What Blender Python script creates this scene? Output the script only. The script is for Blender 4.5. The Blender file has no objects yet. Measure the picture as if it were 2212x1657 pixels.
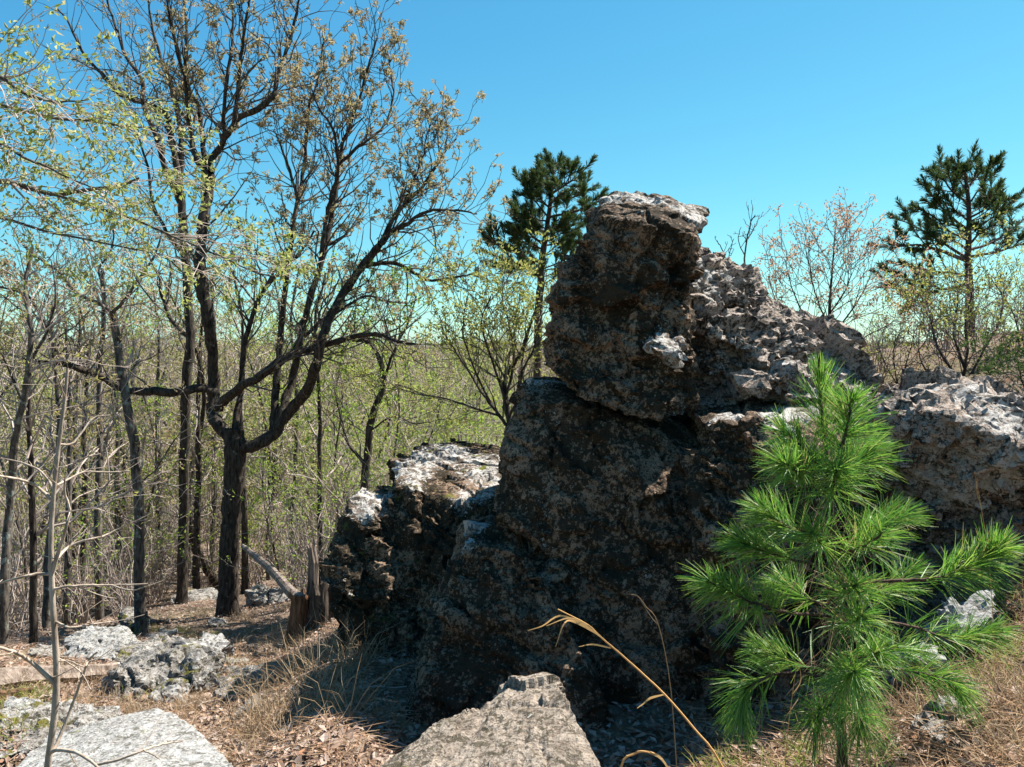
import bpy, bmesh, math, random
import numpy as np
from mathutils import Vector

# ------------------------------------------------------------------ camera, sky, sun, exposure
scene = bpy.context.scene
C = scene.collection
CZ = 1.6
FPX = 770.0
PITCH = math.radians(3.0)
cam_d = bpy.data.cameras.new('camera')
cam_d.lens = FPX / 1024 * 36
cam_d.sensor_width = 36
cam_d.clip_start = 0.05
cam_d.clip_end = 6000
cam = bpy.data.objects.new('camera', cam_d)
C.objects.link(cam)
cam.location = (0, 0, CZ)
cam.rotation_euler = (math.pi / 2 - PITCH, 0, 0)
scene.camera = cam

SUN_EL = math.radians(54)
SUN_H = math.radians(59)            # from +Y (view direction) towards +X
sdir = Vector((math.sin(SUN_H) * math.cos(SUN_EL), math.cos(SUN_H) * math.cos(SUN_EL), math.sin(SUN_EL)))
world = bpy.data.worlds.new('World')
scene.world = world
world.use_nodes = True
wn = world.node_tree
wn.nodes.clear()
sky = wn.nodes.new('ShaderNodeTexSky')
sky.sky_type = 'NISHITA'
sky.sun_disc = False
sky.sun_elevation = SUN_EL
sky.sun_rotation = SUN_H
sky.altitude = 300
sky.air_density = 1.0
sky.dust_density = 0.2
sky.ozone_density = 1.5
sep = wn.nodes.new('ShaderNodeSeparateColor')
com = wn.nodes.new('ShaderNodeCombineColor')
wn.links.new(sky.outputs[0], sep.inputs[0])
for ch, (k_, g_) in enumerate(((.51, 1.28), (.88, .90), (.91, .58))):      # colour grade of the whole sky, channel by channel
    m1 = wn.nodes.new('ShaderNodeMath')
    m1.operation = 'MULTIPLY'
    m1.inputs[1].default_value = .164
    m2_ = wn.nodes.new('ShaderNodeMath')
    m2_.operation = 'POWER'
    m2_.inputs[1].default_value = g_
    m3 = wn.nodes.new('ShaderNodeMath')
    m3.operation = 'MULTIPLY'
    m3.inputs[1].default_value = k_ / .164
    wn.links.new(sep.outputs[ch], m1.inputs[0])
    wn.links.new(m1.outputs[0], m2_.inputs[0])
    wn.links.new(m2_.outputs[0], m3.inputs[0])
    wn.links.new(m3.outputs[0], com.inputs[ch])
bg = wn.nodes.new('ShaderNodeBackground')
bg.inputs['Strength'].default_value = 0.0535
wo = wn.nodes.new('ShaderNodeOutputWorld')
wn.links.new(com.outputs[0], bg.inputs['Color'])
wn.links.new(bg.outputs[0], wo.inputs['Surface'])

sun_d = bpy.data.lights.new('sun', 'SUN')
sun_d.energy = 5.0
sun_d.angle = math.radians(0.5)
sun_d.color = (1.0, 0.95, 0.88)
sun = bpy.data.objects.new('sun', sun_d)
C.objects.link(sun)
sun.rotation_euler = (-sdir).to_track_quat('-Z', 'Y').to_euler()

vs = scene.view_settings
vs.view_transform = 'Standard'
vs.look = 'None'
vs.exposure = 1.68
vs.gamma = 1.0
vs.use_curve_mapping = False
scene.cycles.max_bounces = 6
scene.cycles.transparent_max_bounces = 4

# ------------------------------------------------------------------ helpers
S2 = 2212 / 1024


def W(x, y, d):
    """a point of the place seen at drawing coordinates x, y, standing d metres ahead"""
    u = (x / S2 - 512) / FPX
    v = (383.5 - y / S2) / FPX
    c, s = math.cos(PITCH), math.sin(PITCH)
    r = np.array((u, c + v * s, -s + v * c))
    r = r * (d / r[1])
    r[2] += CZ
    return r


def mpp(d):
    return d / (FPX * S2)


def nrm(v):
    v = np.asarray(v, float)
    return v / (np.linalg.norm(v) + 1e-12)


_perm = np.random.default_rng(7).integers(0, 2 ** 31 - 1, 4096)


def _hash(ix, iy, iz):
    return _perm[(_perm[(_perm[ix & 4095] + iy) & 4095] + iz) & 4095]


def vnoise(p):
    """smooth noise in -1..1 for an (n,3) array"""
    i = np.floor(p).astype(np.int64)
    f = p - i
    w = f * f * f * (f * (f * 6 - 15) + 10)
    out = 0
    for dx in (0, 1):
        for dy in (0, 1):
            for dz in (0, 1):
                h = _hash(i[:, 0] + dx, i[:, 1] + dy, i[:, 2] + dz)
                gx = (h & 1023) / 511.5 - 1
                gy = ((h >> 10) & 1023) / 511.5 - 1
                gz = ((h >> 20) & 1023) / 511.5 - 1
                g = gx * (f[:, 0] - dx) + gy * (f[:, 1] - dy) + gz * (f[:, 2] - dz)
                ww = (w[:, 0] if dx else 1 - w[:, 0]) * (w[:, 1] if dy else 1 - w[:, 1]) * (w[:, 2] if dz else 1 - w[:, 2])
                out = out + ww * g
    return out * 1.3


def fbm(p, oct=4, gain=.5):
    a, s = 1.0, 0
    for k in range(oct):
        s = s + a * vnoise(p * (2.03 ** k) + 17.3 * k)
        a *= gain
    return s


class MB:
    """collects quads; build() links them as one mesh object"""

    def __init__(self):
        self.v = []
        self.f = []
        self.n = 0

    def add(self, v, f):
        self.v.append(np.asarray(v, float))
        self.f.append(np.asarray(f, np.int64) + self.n)
        self.n += len(v)

    def tube(self, pts, rad, k=5, cap=False):
        pts = np.asarray(pts, float)
        n = len(pts)
        t = np.empty_like(pts)
        t[1:-1] = pts[2:] - pts[:-2]
        t[0] = pts[1] - pts[0]
        t[-1] = pts[-1] - pts[-2]
        t /= np.linalg.norm(t, axis=1)[:, None] + 1e-9
        ref = np.array((1., 0, 0)) if abs(t[:, 2]).mean() > .6 else np.array((0, 0, 1.))
        a = np.cross(t, ref)
        a /= np.linalg.norm(a, axis=1)[:, None] + 1e-9
        b = np.cross(t, a)
        th = np.arange(k) * (2 * math.pi / k)
        r = np.broadcast_to(np.asarray(rad, float), (n,) if np.ndim(rad) < 2 else np.shape(rad))
        r = r[:, None] if r.ndim == 1 else r
        ring = (np.cos(th)[None, :, None] * a[:, None, :] + np.sin(th)[None, :, None] * b[:, None, :]) * r[:, :, None] + pts[:, None, :]
        i = np.arange(n - 1)[:, None] * k
        j = np.arange(k)[None, :]
        j2 = (j + 1) % k
        f = np.stack([i + j, i + j2, i + k + j2, i + k + j], -1).reshape(-1, 4)
        self.add(ring.reshape(-1, 3), f)
        if cap:
            c = self.n
            for row, o in ((ring[0], 0), (ring[-1], 1)):
                m = row.mean(0)
                vv = np.vstack([row, m[None, :] + 0])
                ff = [[q, (q + 1) % k, k, k] for q in range(0, k)]
                # quads made of pairs of rim edges
                ff = [[q, (q + 1) % k, (q + 2) % k, k] for q in range(0, k - 1, 2)]
                self.add(vv, ff)

    def leaves(self, p, d, nvec, L, wd, bend=0.0):
        """rhombic leaves: base p, direction d, normal-ish nvec (all (n,3)); L, wd (n,)"""
        p = np.asarray(p, float)
        if len(p) == 0:
            return
        s = np.cross(d, nvec)
        s /= np.linalg.norm(s, axis=1)[:, None] + 1e-9
        up = np.cross(s, d)
        L = np.asarray(L)[:, None]
        wd = np.asarray(wd)[:, None]
        m = p + d * L * .45 + up * L * bend
        v = np.stack([p, m + s * wd * .5, p + d * L, m - s * wd * .5], 1).reshape(-1, 3)
        self.add(v, np.arange(len(p) * 4).reshape(-1, 4))

    def needles(self, p, d, L, w, droop, rng):
        n = len(p)
        s = np.cross(d, rng.normal(0, 1, (n, 3)))
        s /= np.linalg.norm(s, axis=1)[:, None] + 1e-9
        L = np.asarray(L)[:, None]
        side = np.cross(d, s)
        m = p + d * L * .55 + side * L * rng.normal(.02, .035, (n, 1))
        t = p + d * L * .98 + np.array((0, 0, -1.)) * L * droop + side * L * .05
        m = m + np.array((0, 0, -1.)) * L * droop * .25
        v = np.stack([p - s * w * .5, p + s * w * .5, m + s * w * .5, m - s * w * .5, t + s * w * .15, t - s * w * .15], 1).reshape(-1, 3)
        i = np.arange(n)[:, None] * 6
        f = np.concatenate([i + np.array([0, 1, 2, 3]), i + np.array([3, 2, 4, 5])], 0)
        self.add(v, f)

    def build(self, name, mat, parent=None, smooth=False, origin=None):
        if self.n == 0:
            return None
        v = np.concatenate(self.v)
        f = np.concatenate(self.f)
        if origin is not None:
            v = v - np.asarray(origin)
        me = mesh_np(name, v, f, smooth)
        me.materials.append(M[mat])
        o = bpy.data.objects.new(name, me)
        C.objects.link(o)
        if parent is not None:
            o.parent = parent
        return o


def mesh_np(name, v, f, smooth=False):
    me = bpy.data.meshes.new(name)
    n, k = f.shape
    me.vertices.add(len(v))
    me.vertices.foreach_set('co', np.ascontiguousarray(v, np.float32).ravel())
    me.loops.add(n * k)
    me.loops.foreach_set('vertex_index', np.ascontiguousarray(f, np.int32).ravel())
    me.polygons.add(n)
    me.polygons.foreach_set('loop_start', np.arange(0, n * k, k, dtype=np.int32))
    me.update(calc_edges=True)
    me.polygons.foreach_set('use_smooth', np.full(n, smooth, bool))
    return me


def tag(o, label=None, cat=None, group=None, kind=None):
    if label:
        o['label'] = label
    if cat:
        o['category'] = cat
    if group:
        o['group'] = group
    if kind:
        o['kind'] = kind
    return o


def thing(name, label, cat, loc, group=None):
    o = bpy.data.objects.new(name, None)
    C.objects.link(o)
    o.empty_display_size = .2
    o.location = loc
    return tag(o, label, cat, group)


def copy_tree(o, parent=None):
    c = o.copy()
    C.objects.link(c)
    if parent is not None:
        c.parent = parent
    for ch in list(o.children):
        copy_tree(ch, c)
    return c


def smooth_path(pts, sub=4):
    """Catmull-Rom through an (n,m) array"""
    p = np.asarray(pts, float)
    q = np.vstack([2 * p[0] - p[1], p, 2 * p[-1] - p[-2]])
    out = []
    for i in range(1, len(q) - 2):
        for s in range(sub):
            t = s / sub
            out.append(.5 * ((2 * q[i]) + (-q[i - 1] + q[i + 1]) * t + (2 * q[i - 1] - 5 * q[i] + 4 * q[i + 1] - q[i + 2]) * t * t + (-q[i - 1] + 3 * q[i] - 3 * q[i + 1] + q[i + 2]) * t ** 3))
    out.append(p[-1])
    return np.array(out)


# ------------------------------------------------------------------ materials
M = {}


def new_mat(name):
    m = bpy.data.materials.new(name)
    m.use_nodes = True
    nt = m.node_tree
    nt.nodes.clear()
    out = nt.nodes.new('ShaderNodeOutputMaterial')
    M[name] = m
    return nt, out


def N(nt, t, **kw):
    n = nt.nodes.new(t)
    for k, v in kw.items():
        n.inputs[k.replace('_', ' ')].default_value = v
    return n


def ramp(nt, fac, stops, interp='LINEAR'):
    r = nt.nodes.new('ShaderNodeValToRGB')
    r.color_ramp.interpolation = interp
    e = r.color_ramp.elements
    while len(e) < len(stops):
        e.new(.5)
    for i, (p, c) in enumerate(stops):
        e[i].position = p
        e[i].color = (*c, 1) if len(c) == 3 else c
    nt.links.new(fac, r.inputs[0])
    return r.outputs[0]


def mixc(nt, fac, a, b):
    m = nt.nodes.new('ShaderNodeMix')
    m.data_type = 'RGBA'
    for sock, val in ((m.inputs[0], fac), (m.inputs[6], a), (m.inputs[7], b)):
        if isinstance(val, (tuple, list)):
            sock.default_value = (*val, 1)
        elif isinstance(val, (int, float)):
            sock.default_value = val
        else:
            nt.links.new(val, sock)
    return m.outputs[2]


def noise(nt, vec, scale, detail=6, rough=.6, dist=0.0):
    n = N(nt, 'ShaderNodeTexNoise', Scale=scale, Detail=detail, Roughness=rough, Distortion=dist)
    nt.links.new(vec, n.inputs['Vector'])
    return n.outputs['Fac']


def mask(nt, fac, lo, hi):
    m = nt.nodes.new('ShaderNodeMapRange')
    m.interpolation_type = 'SMOOTHSTEP'
    m.inputs[1].default_value = lo
    m.inputs[2].default_value = hi
    nt.links.new(fac, m.inputs[0])
    return m.outputs[0]


def math_n(nt, op, a, b):
    m = nt.nodes.new('ShaderNodeMath')
    m.operation = op
    for s, v in ((m.inputs[0], a), (m.inputs[1], b)):
        if isinstance(v, (int, float)):
            s.default_value = v
        else:
            nt.links.new(v, s)
    return m.outputs[0]


def leaf_mat(name, cols, trans=.4, gloss=0.0):
    nt, out = new_mat(name)
    g = nt.nodes.new('ShaderNodeNewGeometry')
    col = ramp(nt, g.outputs['Random Per Island'], [(i / max(1, len(cols) - 1), c) for i, c in enumerate(cols)])
    d = nt.nodes.new('ShaderNodeBsdfDiffuse')
    t = nt.nodes.new('ShaderNodeBsdfTranslucent')
    nt.links.new(col, d.inputs[0])
    nt.links.new(col, t.inputs[0])
    mx = nt.nodes.new('ShaderNodeMixShader')
    mx.inputs[0].default_value = trans
    nt.links.new(d.outputs[0], mx.inputs[1])
    nt.links.new(t.outputs[0], mx.inputs[2])
    res = mx.outputs[0]
    if gloss:
        gl = N(nt, 'ShaderNodeBsdfGlossy', Roughness=.5)
        m2 = nt.nodes.new('ShaderNodeMixShader')
        m2.inputs[0].default_value = gloss
        nt.links.new(res, m2.inputs[1])
        nt.links.new(gl.outputs[0], m2.inputs[2])
        res = m2.outputs[0]
    nt.links.new(res, out.inputs[0])


def bark_mat(name, c1, c2, lichen=None, lich_amt=.5, scale=18, bump=.6, stretch=.25):
    nt, out = new_mat(name)
    tc = nt.nodes.new('ShaderNodeTexCoord')
    mp = nt.nodes.new('ShaderNodeMapping')
    mp.inputs['Scale'].default_value = (1, 1, stretch)
    nt.links.new(tc.outputs['Object'], mp.inputs[0])
    n1 = noise(nt, mp.outputs[0], scale, 5, .65)
    col = ramp(nt, n1, [(.36, c1), (.64, c2)])
    if lichen:
        n2 = noise(nt, tc.outputs['Object'], scale * .3, 6, .7)
        col = mixc(nt, mask(nt, n2, 1 - lich_amt, 1 - lich_amt + .08), col, lichen)
    b = N(nt, 'ShaderNodeBsdfPrincipled', Roughness=.9)
    b.inputs['Specular IOR Level'].default_value = .15
    nt.links.new(col, b.inputs['Base Color'])
    bp = N(nt, 'ShaderNodeBump', Strength=bump, Distance=.02)
    nt.links.new(n1, bp.inputs['Height'])
    nt.links.new(bp.outputs[0], b.inputs['Normal'])
    nt.links.new(b.outputs[0], out.inputs[0])


def rock_mat(name, base1, base2, dark, dark_amt, pale, pale_amt, stain=None, stain_amt=.3, moss=None, moss_amt=.3,
             tilt=(0, 0, 0), spots=None, bump=1.0, grain=1.0, zs=5, sw=1.0):
    nt, out = new_mat(name)
    tc = nt.nodes.new('ShaderNodeTexCoord')
    vec = tc.outputs['Object']
    mp = nt.nodes.new('ShaderNodeMapping')
    mp.inputs['Rotation'].default_value = tilt
    mp.inputs['Scale'].default_value = (1, 1, zs)
    nt.links.new(vec, mp.inputs[0])
    n_big = noise(nt, vec, 2.2, 5, .6)
    n_mid = noise(nt, vec, 11, 7, .7, .3)
    n_str = noise(nt, mp.outputs[0], 7, 7, .7, .4)
    n_fin = noise(nt, vec, 70 * grain, 4, .7)
    n_gr = noise(nt, vec, 30, 6, .75, .2)
    col = mixc(nt, mask(nt, n_mid, .38, .62), base1, base2)
    col = mixc(nt, math_n(nt, 'MULTIPLY', mask(nt, n_gr, .40, .62), .5), col, tuple(min(1, c * 1.5) for c in base2))
    col = mixc(nt, math_n(nt, 'MULTIPLY', mask(nt, n_fin, .48, .62), .6), col, tuple(c * .3 for c in base1))
    if stain:
        n_st = noise(nt, vec, 3.1, 4, .6)
        col = mixc(nt, math_n(nt, 'MULTIPLY', mask(nt, n_st, 1 - stain_amt, 1 - stain_amt + .15), .75), col, stain)
    dk = math_n(nt, 'ADD', math_n(nt, 'MULTIPLY', n_big, .26), math_n(nt, 'MULTIPLY', n_str, .28))
    dk = math_n(nt, 'ADD', dk, math_n(nt, 'MULTIPLY', n_gr, .46))
    col = mixc(nt, math_n(nt, 'MULTIPLY', mask(nt, dk, 1 - dark_amt - .014, 1 - dark_amt + .014), .92), col, dark)
    n_p = noise(nt, vec, 14, 8, .75, .2)
    n_p2 = noise(nt, vec, 1.7, 3, .5)
    pf = math_n(nt, 'ADD', math_n(nt, 'MULTIPLY', n_p, .6), math_n(nt, 'MULTIPLY', n_p2, .4))
    col = mixc(nt, mask(nt, pf, 1 - pale_amt - .02, 1 - pale_amt + .04), col, pale)
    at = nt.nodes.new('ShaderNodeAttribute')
    at.attribute_name = 'painted_sun'
    sun_w = math_n(nt, 'ADD', at.outputs['Fac'], math_n(nt, 'MULTIPLY', math_n(nt, 'SUBTRACT', n_gr, .5), 2.6))
    col = mixc(nt, mask(nt, sun_w, .42, .56), col, mixc(nt, mask(nt, n_str, .40, .52), (.11, .088, .07), (.43, .405, .37)))  # pale colour standing in for sunlight on rims and ledges
    n_br = noise(nt, vec, 19, 7, .75, .4)
    col = mixc(nt, math_n(nt, 'MULTIPLY', mask(nt, n_br, .545, .575), .85), col, dark)
    col = mixc(nt, math_n(nt, 'MULTIPLY', mask(nt, n_fin, .56, .62), .55), col, tuple(c * .35 for c in base1))
    if spots:
        v = N(nt, 'ShaderNodeTexVoronoi', Scale=22.0, Randomness=1.0)
        nt.links.new(vec, v.inputs['Vector'])
        sp = math_n(nt, 'LESS_THAN', math_n(nt, 'ADD', v.outputs['Distance'], math_n(nt, 'MULTIPLY', n_mid, .35)), .33)
        sp = math_n(nt, 'MULTIPLY', sp, mask(nt, n_p2, .5, .58))
        col = mixc(nt, sp, col, spots)
    if moss:
        g = nt.nodes.new('ShaderNodeNewGeometry')
        sx = nt.nodes.new('ShaderNodeSeparateXYZ')
        nt.links.new(g.outputs['Normal'], sx.inputs[0])
        n_m = noise(nt, vec, 5, 6, .7)
        mm = math_n(nt, 'MULTIPLY', mask(nt, sx.outputs[2], .25, .6), mask(nt, n_m, 1 - moss_amt, 1 - moss_amt + .08))
        col = mixc(nt, mm, col, moss)
    b = N(nt, 'ShaderNodeBsdfPrincipled', Roughness=.92)
    b.inputs['Specular IOR Level'].default_value = .12
    nt.links.new(col, b.inputs['Base Color'])
    h = math_n(nt, 'ADD', math_n(nt, 'MULTIPLY', n_str, sw * .5), math_n(nt, 'MULTIPLY', n_mid, .2))
    h = math_n(nt, 'ADD', h, math_n(nt, 'MULTIPLY', n_fin, .22))
    h = math_n(nt, 'ADD', h, math_n(nt, 'MULTIPLY', n_gr, .6))
    bp = N(nt, 'ShaderNodeBump', Strength=.9 * bump, Distance=.05)
    nt.links.new(h, bp.inputs['Height'])
    nt.links.new(bp.outputs[0], b.inputs['Normal'])
    nt.links.new(b.outputs[0], out.inputs[0])


TILT = (0.0, math.radians(24), 0.0)
rock_mat('rock_crag', (.17, .108, .069), (.285, .198, .135), (.019, .0155, .009), .505, (.30, .27, .22), .36,
         stain=(.19, .085, .022), stain_amt=.41, tilt=TILT, zs=.55, sw=.7)
rock_mat('rock_crag_mossy', (.155, .096, .06), (.26, .18, .12), (.015, .013, .007), .52, (.36, .34, .30), .36,
         moss=(.10, .10, .018), moss_amt=.42, tilt=TILT, zs=.4, sw=.7)
rock_mat('rock_crag_pale', (.26, .195, .15), (.40, .33, .275), (.021, .017, .011), .475, (.40, .38, .35), .45,
         stain=(.17, .095, .045), stain_amt=.36, tilt=TILT)
rock_mat('rock_brown', (.16, .125, .095), (.27, .225, .18), (.055, .046, .03), .465, (.34, .33, .305), .42,
         spots=(.40, .37, .32), tilt=TILT, bump=.8, moss=(.08, .07, .02), moss_amt=.4)
rock_mat('rock_white', (.19, .18, .165), (.27, .265, .25), (.075, .07, .055), .43, (.32, .32, .305), .46,
         tilt=TILT, bump=.7, grain=.8, moss=(.16, .16, .07), moss_amt=.36)
rock_mat('rock_grey', (.17, .15, .125), (.27, .25, .225), (.035, .032, .022), .45, (.37, .365, .345), .45,
         tilt=TILT, bump=.9, moss=(.10, .09, .02), moss_amt=.46)

bark_mat('oak_bark', (.010, .008, .006), (.075, .058, .045), (.13, .13, .10), .40, 26, 1.0)
bark_mat('grey_bark', (.025, .02, .016), (.13, .11, .09), (.19, .21, .18), .45, 26, .9)
bark_mat('dark_bark', (.012, .009, .007), (.075, .06, .047), (.13, .145, .12), .40, 26, .9)
bark_mat('pine_bark', (.03, .02, .015), (.12, .075, .055), None, .4, 26, .8)
bark_mat('sapling_bark', (.20, .15, .11), (.40, .33, .26), None, .4, 40, .3)
bark_mat('twig_bark', (.20, .16, .135), (.40, .335, .29), None, .4, 10, .2)
bark_mat('oak_twig', (.035, .028, .024), (.13, .11, .095), None, .4, 10, .2)
bark_mat('red_twig', (.11, .07, .06), (.24, .17, .145), None, .4, 10, .2)
bark_mat('green_twig', (.05, .05, .035), (.18, .17, .12), None, .4, 10, .2)
bark_mat('dead_wood', (.07, .05, .038), (.26, .21, .17), (.32, .295, .265), .42, 20, 1.0, .12)
bark_mat('rotten_wood', (.03, .018, .010), (.17, .095, .052), None, .4, 22, 1.0, .15)
leaf_mat('oak_bud', [(.22, .16, .09), (.33, .25, .15), (.28, .27, .11), (.42, .32, .23), (.32, .31, .13), (.36, .25, .15)], .45)
leaf_mat('fresh_leaf', [(.22, .26, .06), (.32, .35, .11), (.26, .30, .06), (.40, .40, .20), (.33, .29, .14)], .5)
leaf_mat('forest_leaf', [(.24, .20, .09), (.31, .30, .08), (.27, .19, .12), (.26, .28, .07), (.35, .27, .18), (.30, .22, .15)], .5)
leaf_mat('green_leaf', [(.16, .27, .05), (.26, .36, .06), (.32, .40, .08), (.22, .29, .07)], .5)
leaf_mat('shrub_leaf', [(.24, .28, .06), (.34, .34, .10), (.20, .22, .06), (.30, .26, .10)], .5)
leaf_mat('red_bud', [(.36, .17, .11), (.46, .27, .20), (.40, .31, .14), (.44, .24, .16)], .45)
leaf_mat('evergreen_leaf', [(.03, .06, .02), (.06, .10, .03), (.09, .13, .04)], .3)
leaf_mat('pine_needle_dark', [(.025, .055, .018), (.045, .085, .022), (.09, .125, .03), (.035, .07, .022), (.13, .14, .05)], .3, .04)
leaf_mat('pine_needle', [(.05, .16, .022), (.09, .25, .028), (.17, .32, .04), (.34, .40, .09), (.07, .21, .028), (.12, .29, .03), (.22, .35, .045), (.06, .19, .025), (.36, .27, .11)], .5, .035)
leaf_mat('litter', [(.22, .14, .095), (.31, .235, .185), (.12, .075, .05), (.34, .275, .225), (.24, .125, .07), (.37, .305, .26), (.16, .10, .07), (.29, .20, .15)], .1)
leaf_mat('straw', [(.29, .21, .125), (.38, .30, .20), (.22, .14, .075), (.34, .245, .16)], .3)
leaf_mat('fallen_needle', [(.32, .195, .11), (.38, .275, .185), (.25, .145, .08)], .2)
leaf_mat('orange_straw', [(.50, .26, .09), (.60, .40, .18)], .35)
leaf_mat('grass_green', [(.14, .22, .05), (.26, .28, .07), (.30, .26, .10)], .4)
leaf_mat('moss_leaf', [(.10, .11, .02), (.18, .18, .03), (.22, .18, .04)], .3)

nt, out = new_mat('soil')
tc = nt.nodes.new('ShaderNodeTexCoord')
a = noise(nt, tc.outputs['Object'], 6, 8, .7)
b_ = noise(nt, tc.outputs['Object'], 45, 5, .7)
c_ = noise(nt, tc.outputs['Object'], .35, 4, .6)
col = ramp(nt, b_, [(.3, (.07, .048, .035)), (.5, (.19, .14, .105)), (.7, (.32, .255, .205))])
col = mixc(nt, mask(nt, a, .45, .65), col, (.14, .085, .05))
col = mixc(nt, math_n(nt, 'MULTIPLY', mask(nt, c_, .5, .65), .4), col, (.20, .18, .08))
b = N(nt, 'ShaderNodeBsdfPrincipled', Roughness=.95)
b.inputs['Specular IOR Level'].default_value = .1
nt.links.new(col, b.inputs['Base Color'])
bp = N(nt, 'ShaderNodeBump', Strength=1.0, Distance=.04)
nt.links.new(b_, bp.inputs['Height'])
nt.links.new(bp.outputs[0], b.inputs['Normal'])
nt.links.new(b.outputs[0], out.inputs[0])

# ------------------------------------------------------------------ the ground
CT = []


def ctrl(x, y, d):
    CT.append(W(x, y, d))


CT.append(np.array((0, 0, 0.)))
CT.append(np.array((-2.5, -2, -.3)))
CT.append(np.array((3, -2, .3)))
CT.append(np.array((0, -14, 1.)))
CT.append(np.array((-12, -8, -2.)))
CT.append(np.array((12, -8, 1.)))
for a in [(1822, 1725, 2.8), (2150, 1660, 2.6), (1650, 1760, 3.0), (480, 1720, 3.9), (380, 1680, 4.1), (130, 1690, 4.1), (540, 1660, 4.0), (340, 1528, 6.1), (340, 1440, 8.0), (2010, 1560, 3.2), (2190, 1350, 4.0), (2195, 1190, 5.2), (1700, 1600, 4.0),
          (760, 1570, 4.3), (640, 1640, 3.7), (850, 1640, 4.3), (720, 1420, 5.9), (600, 1500, 5.6), (250, 1600, 4.8), (20, 1590, 4.7),
          (0, 1490, 6.3), (220, 1480, 7.0), (0, 1400, 9.0), (305, 1370, 11.0), (645, 1395, 9.3), (490, 1330, 12.5),
          (392, 1305, 15.0), (560, 1310, 15.0), (213, 1352, 14.0), (20, 1370, 10.5), (130, 1330, 17), (450, 1285, 19),
          (700, 1350, 9.5), (-300, 1400, 9.0), (-300, 1600, 5.0), (250, 1800, 3.3), (0, 1800, 3.3), (450, 1800, 3.3), (250, 2050, 2.6), (620, 1780, 3.2), (-300, 1850, 3.3)]:
    ctrl(*a)
for x, y, z in [(1.2, 9, -1.6), (3.5, 8, -.9), (7, 8, .2), (4, 13, -.9), (10, 16, -.6), (2, 16, -4.2), (-2, 24, -6.2), (-12, 24, -6.5), (8, 28, -4),
                (20, 30, -4), (-4, 40, -10), (-25, 40, -10), (25, 60, -11), (-10, 65, -13.5), (-50, 65, -13), (10, 110, -17), (-80, 120, -17),
                (90, 110, -17), (0, 200, -18), (-150, 250, -17), (200, 220, -18), (0, 400, -13), (-300, 420, -11), (300, 450, -14),
                (0, 900, -10), (-700, 900, -9), (700, 900, -10), (0, 1500, -9), (-1200, 1500, -9), (1200, 1500, -9), (-300, 0, -12), (300, 0, -2),
                (30, 0, 1), (-30, 0, -5), (0, -60, 2)]:
    CT.append(np.array((x, y, z + CZ - (0 if y < 8 else 0))))
CT = np.array(CT)
for i in range(0, 6):
    pass


def _st(x, y):
    return np.stack([np.arcsinh(np.asarray(x, float) / 4), np.arcsinh(np.asarray(y, float) / 4)], -1)


_cs = _st(CT[:, 0], CT[:, 1])


def _k(r2):
    return .5 * r2 * np.log(r2 + 1e-9)


_n = len(CT)
_A = np.zeros((_n + 3, _n + 3))
_A[:_n, :_n] = _k(((_cs[:, None] - _cs[None]) ** 2).sum(-1)) + np.eye(_n) * 1e-3
_A[:_n, _n] = 1
_A[:_n, _n + 1:] = _cs
_A[_n, :_n] = 1
_A[_n + 1:, :_n] = _cs.T
_wt = np.linalg.solve(_A, np.concatenate([CT[:, 2], np.zeros(3)]))


def G(x, y):
    """height of the ground"""
    x = np.atleast_1d(np.asarray(x, float))
    y = np.atleast_1d(np.asarray(y, float))
    out = np.empty(len(x))
    for i in range(0, len(x), 20000):
        s = _st(x[i:i + 20000], y[i:i + 20000])
        out[i:i + 20000] = _k(((s[:, None] - _cs[None]) ** 2).sum(-1)) @ _wt[:_n] + _wt[_n] + s @ _wt[_n + 1:]
    q = np.stack([x, y, np.zeros(len(x))], 1)
    fade = np.clip(1 - np.hypot(x, y) / 60, 0, 1)
    out += (fbm(q * .9, 4) * .09 + vnoise(q * 5.1) * .02) * fade
    rr = np.hypot(x, y)
    out += vnoise(q * .012) * 1.5 * np.clip((rr - 60) / 200, 0, 1) + fbm(q * .0035 + 3.7, 3) * 7 * np.clip((rr - 120) / 300, 0, 1)
    return out


def G1(x, y):
    return float(G([x], [y])[0])


sx_ = np.linspace(-math.asinh(1400 / 4), math.asinh(1400 / 4), 430)
sy_ = np.linspace(-math.asinh(40 / 4), math.asinh(1900 / 4), 330)
X, Y = np.meshgrid(4 * np.sinh(sx_), 4 * np.sinh(sy_))
Z = G(X.ravel(), Y.ravel())
vv = np.stack([X.ravel(), Y.ravel(), Z], 1)
nx, ny = len(sx_), len(sy_)
ii = (np.arange(ny - 1)[:, None] * nx + np.arange(nx - 1)[None]).ravel()
me = mesh_np('ground', vv, np.stack([ii, ii + 1, ii + nx + 1, ii + nx], 1), True)
me.materials.append(M['soil'])
go = bpy.data.objects.new('ground', me)
C.objects.link(go)
tag(go, kind='structure')

# ------------------------------------------------------------------ rocks
BN = nrm((math.sin(math.radians(24)), -.15, math.cos(math.radians(24))))      # bedding normal


def hull(pts, t=1.0, shrink=.9, drop=0.0):
    p = np.array([W(*q) for q in pts])
    c = p.mean(0)
    b = c + (p - c) * shrink + np.array((0, t, drop))
    return np.vstack([p, b])


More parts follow.
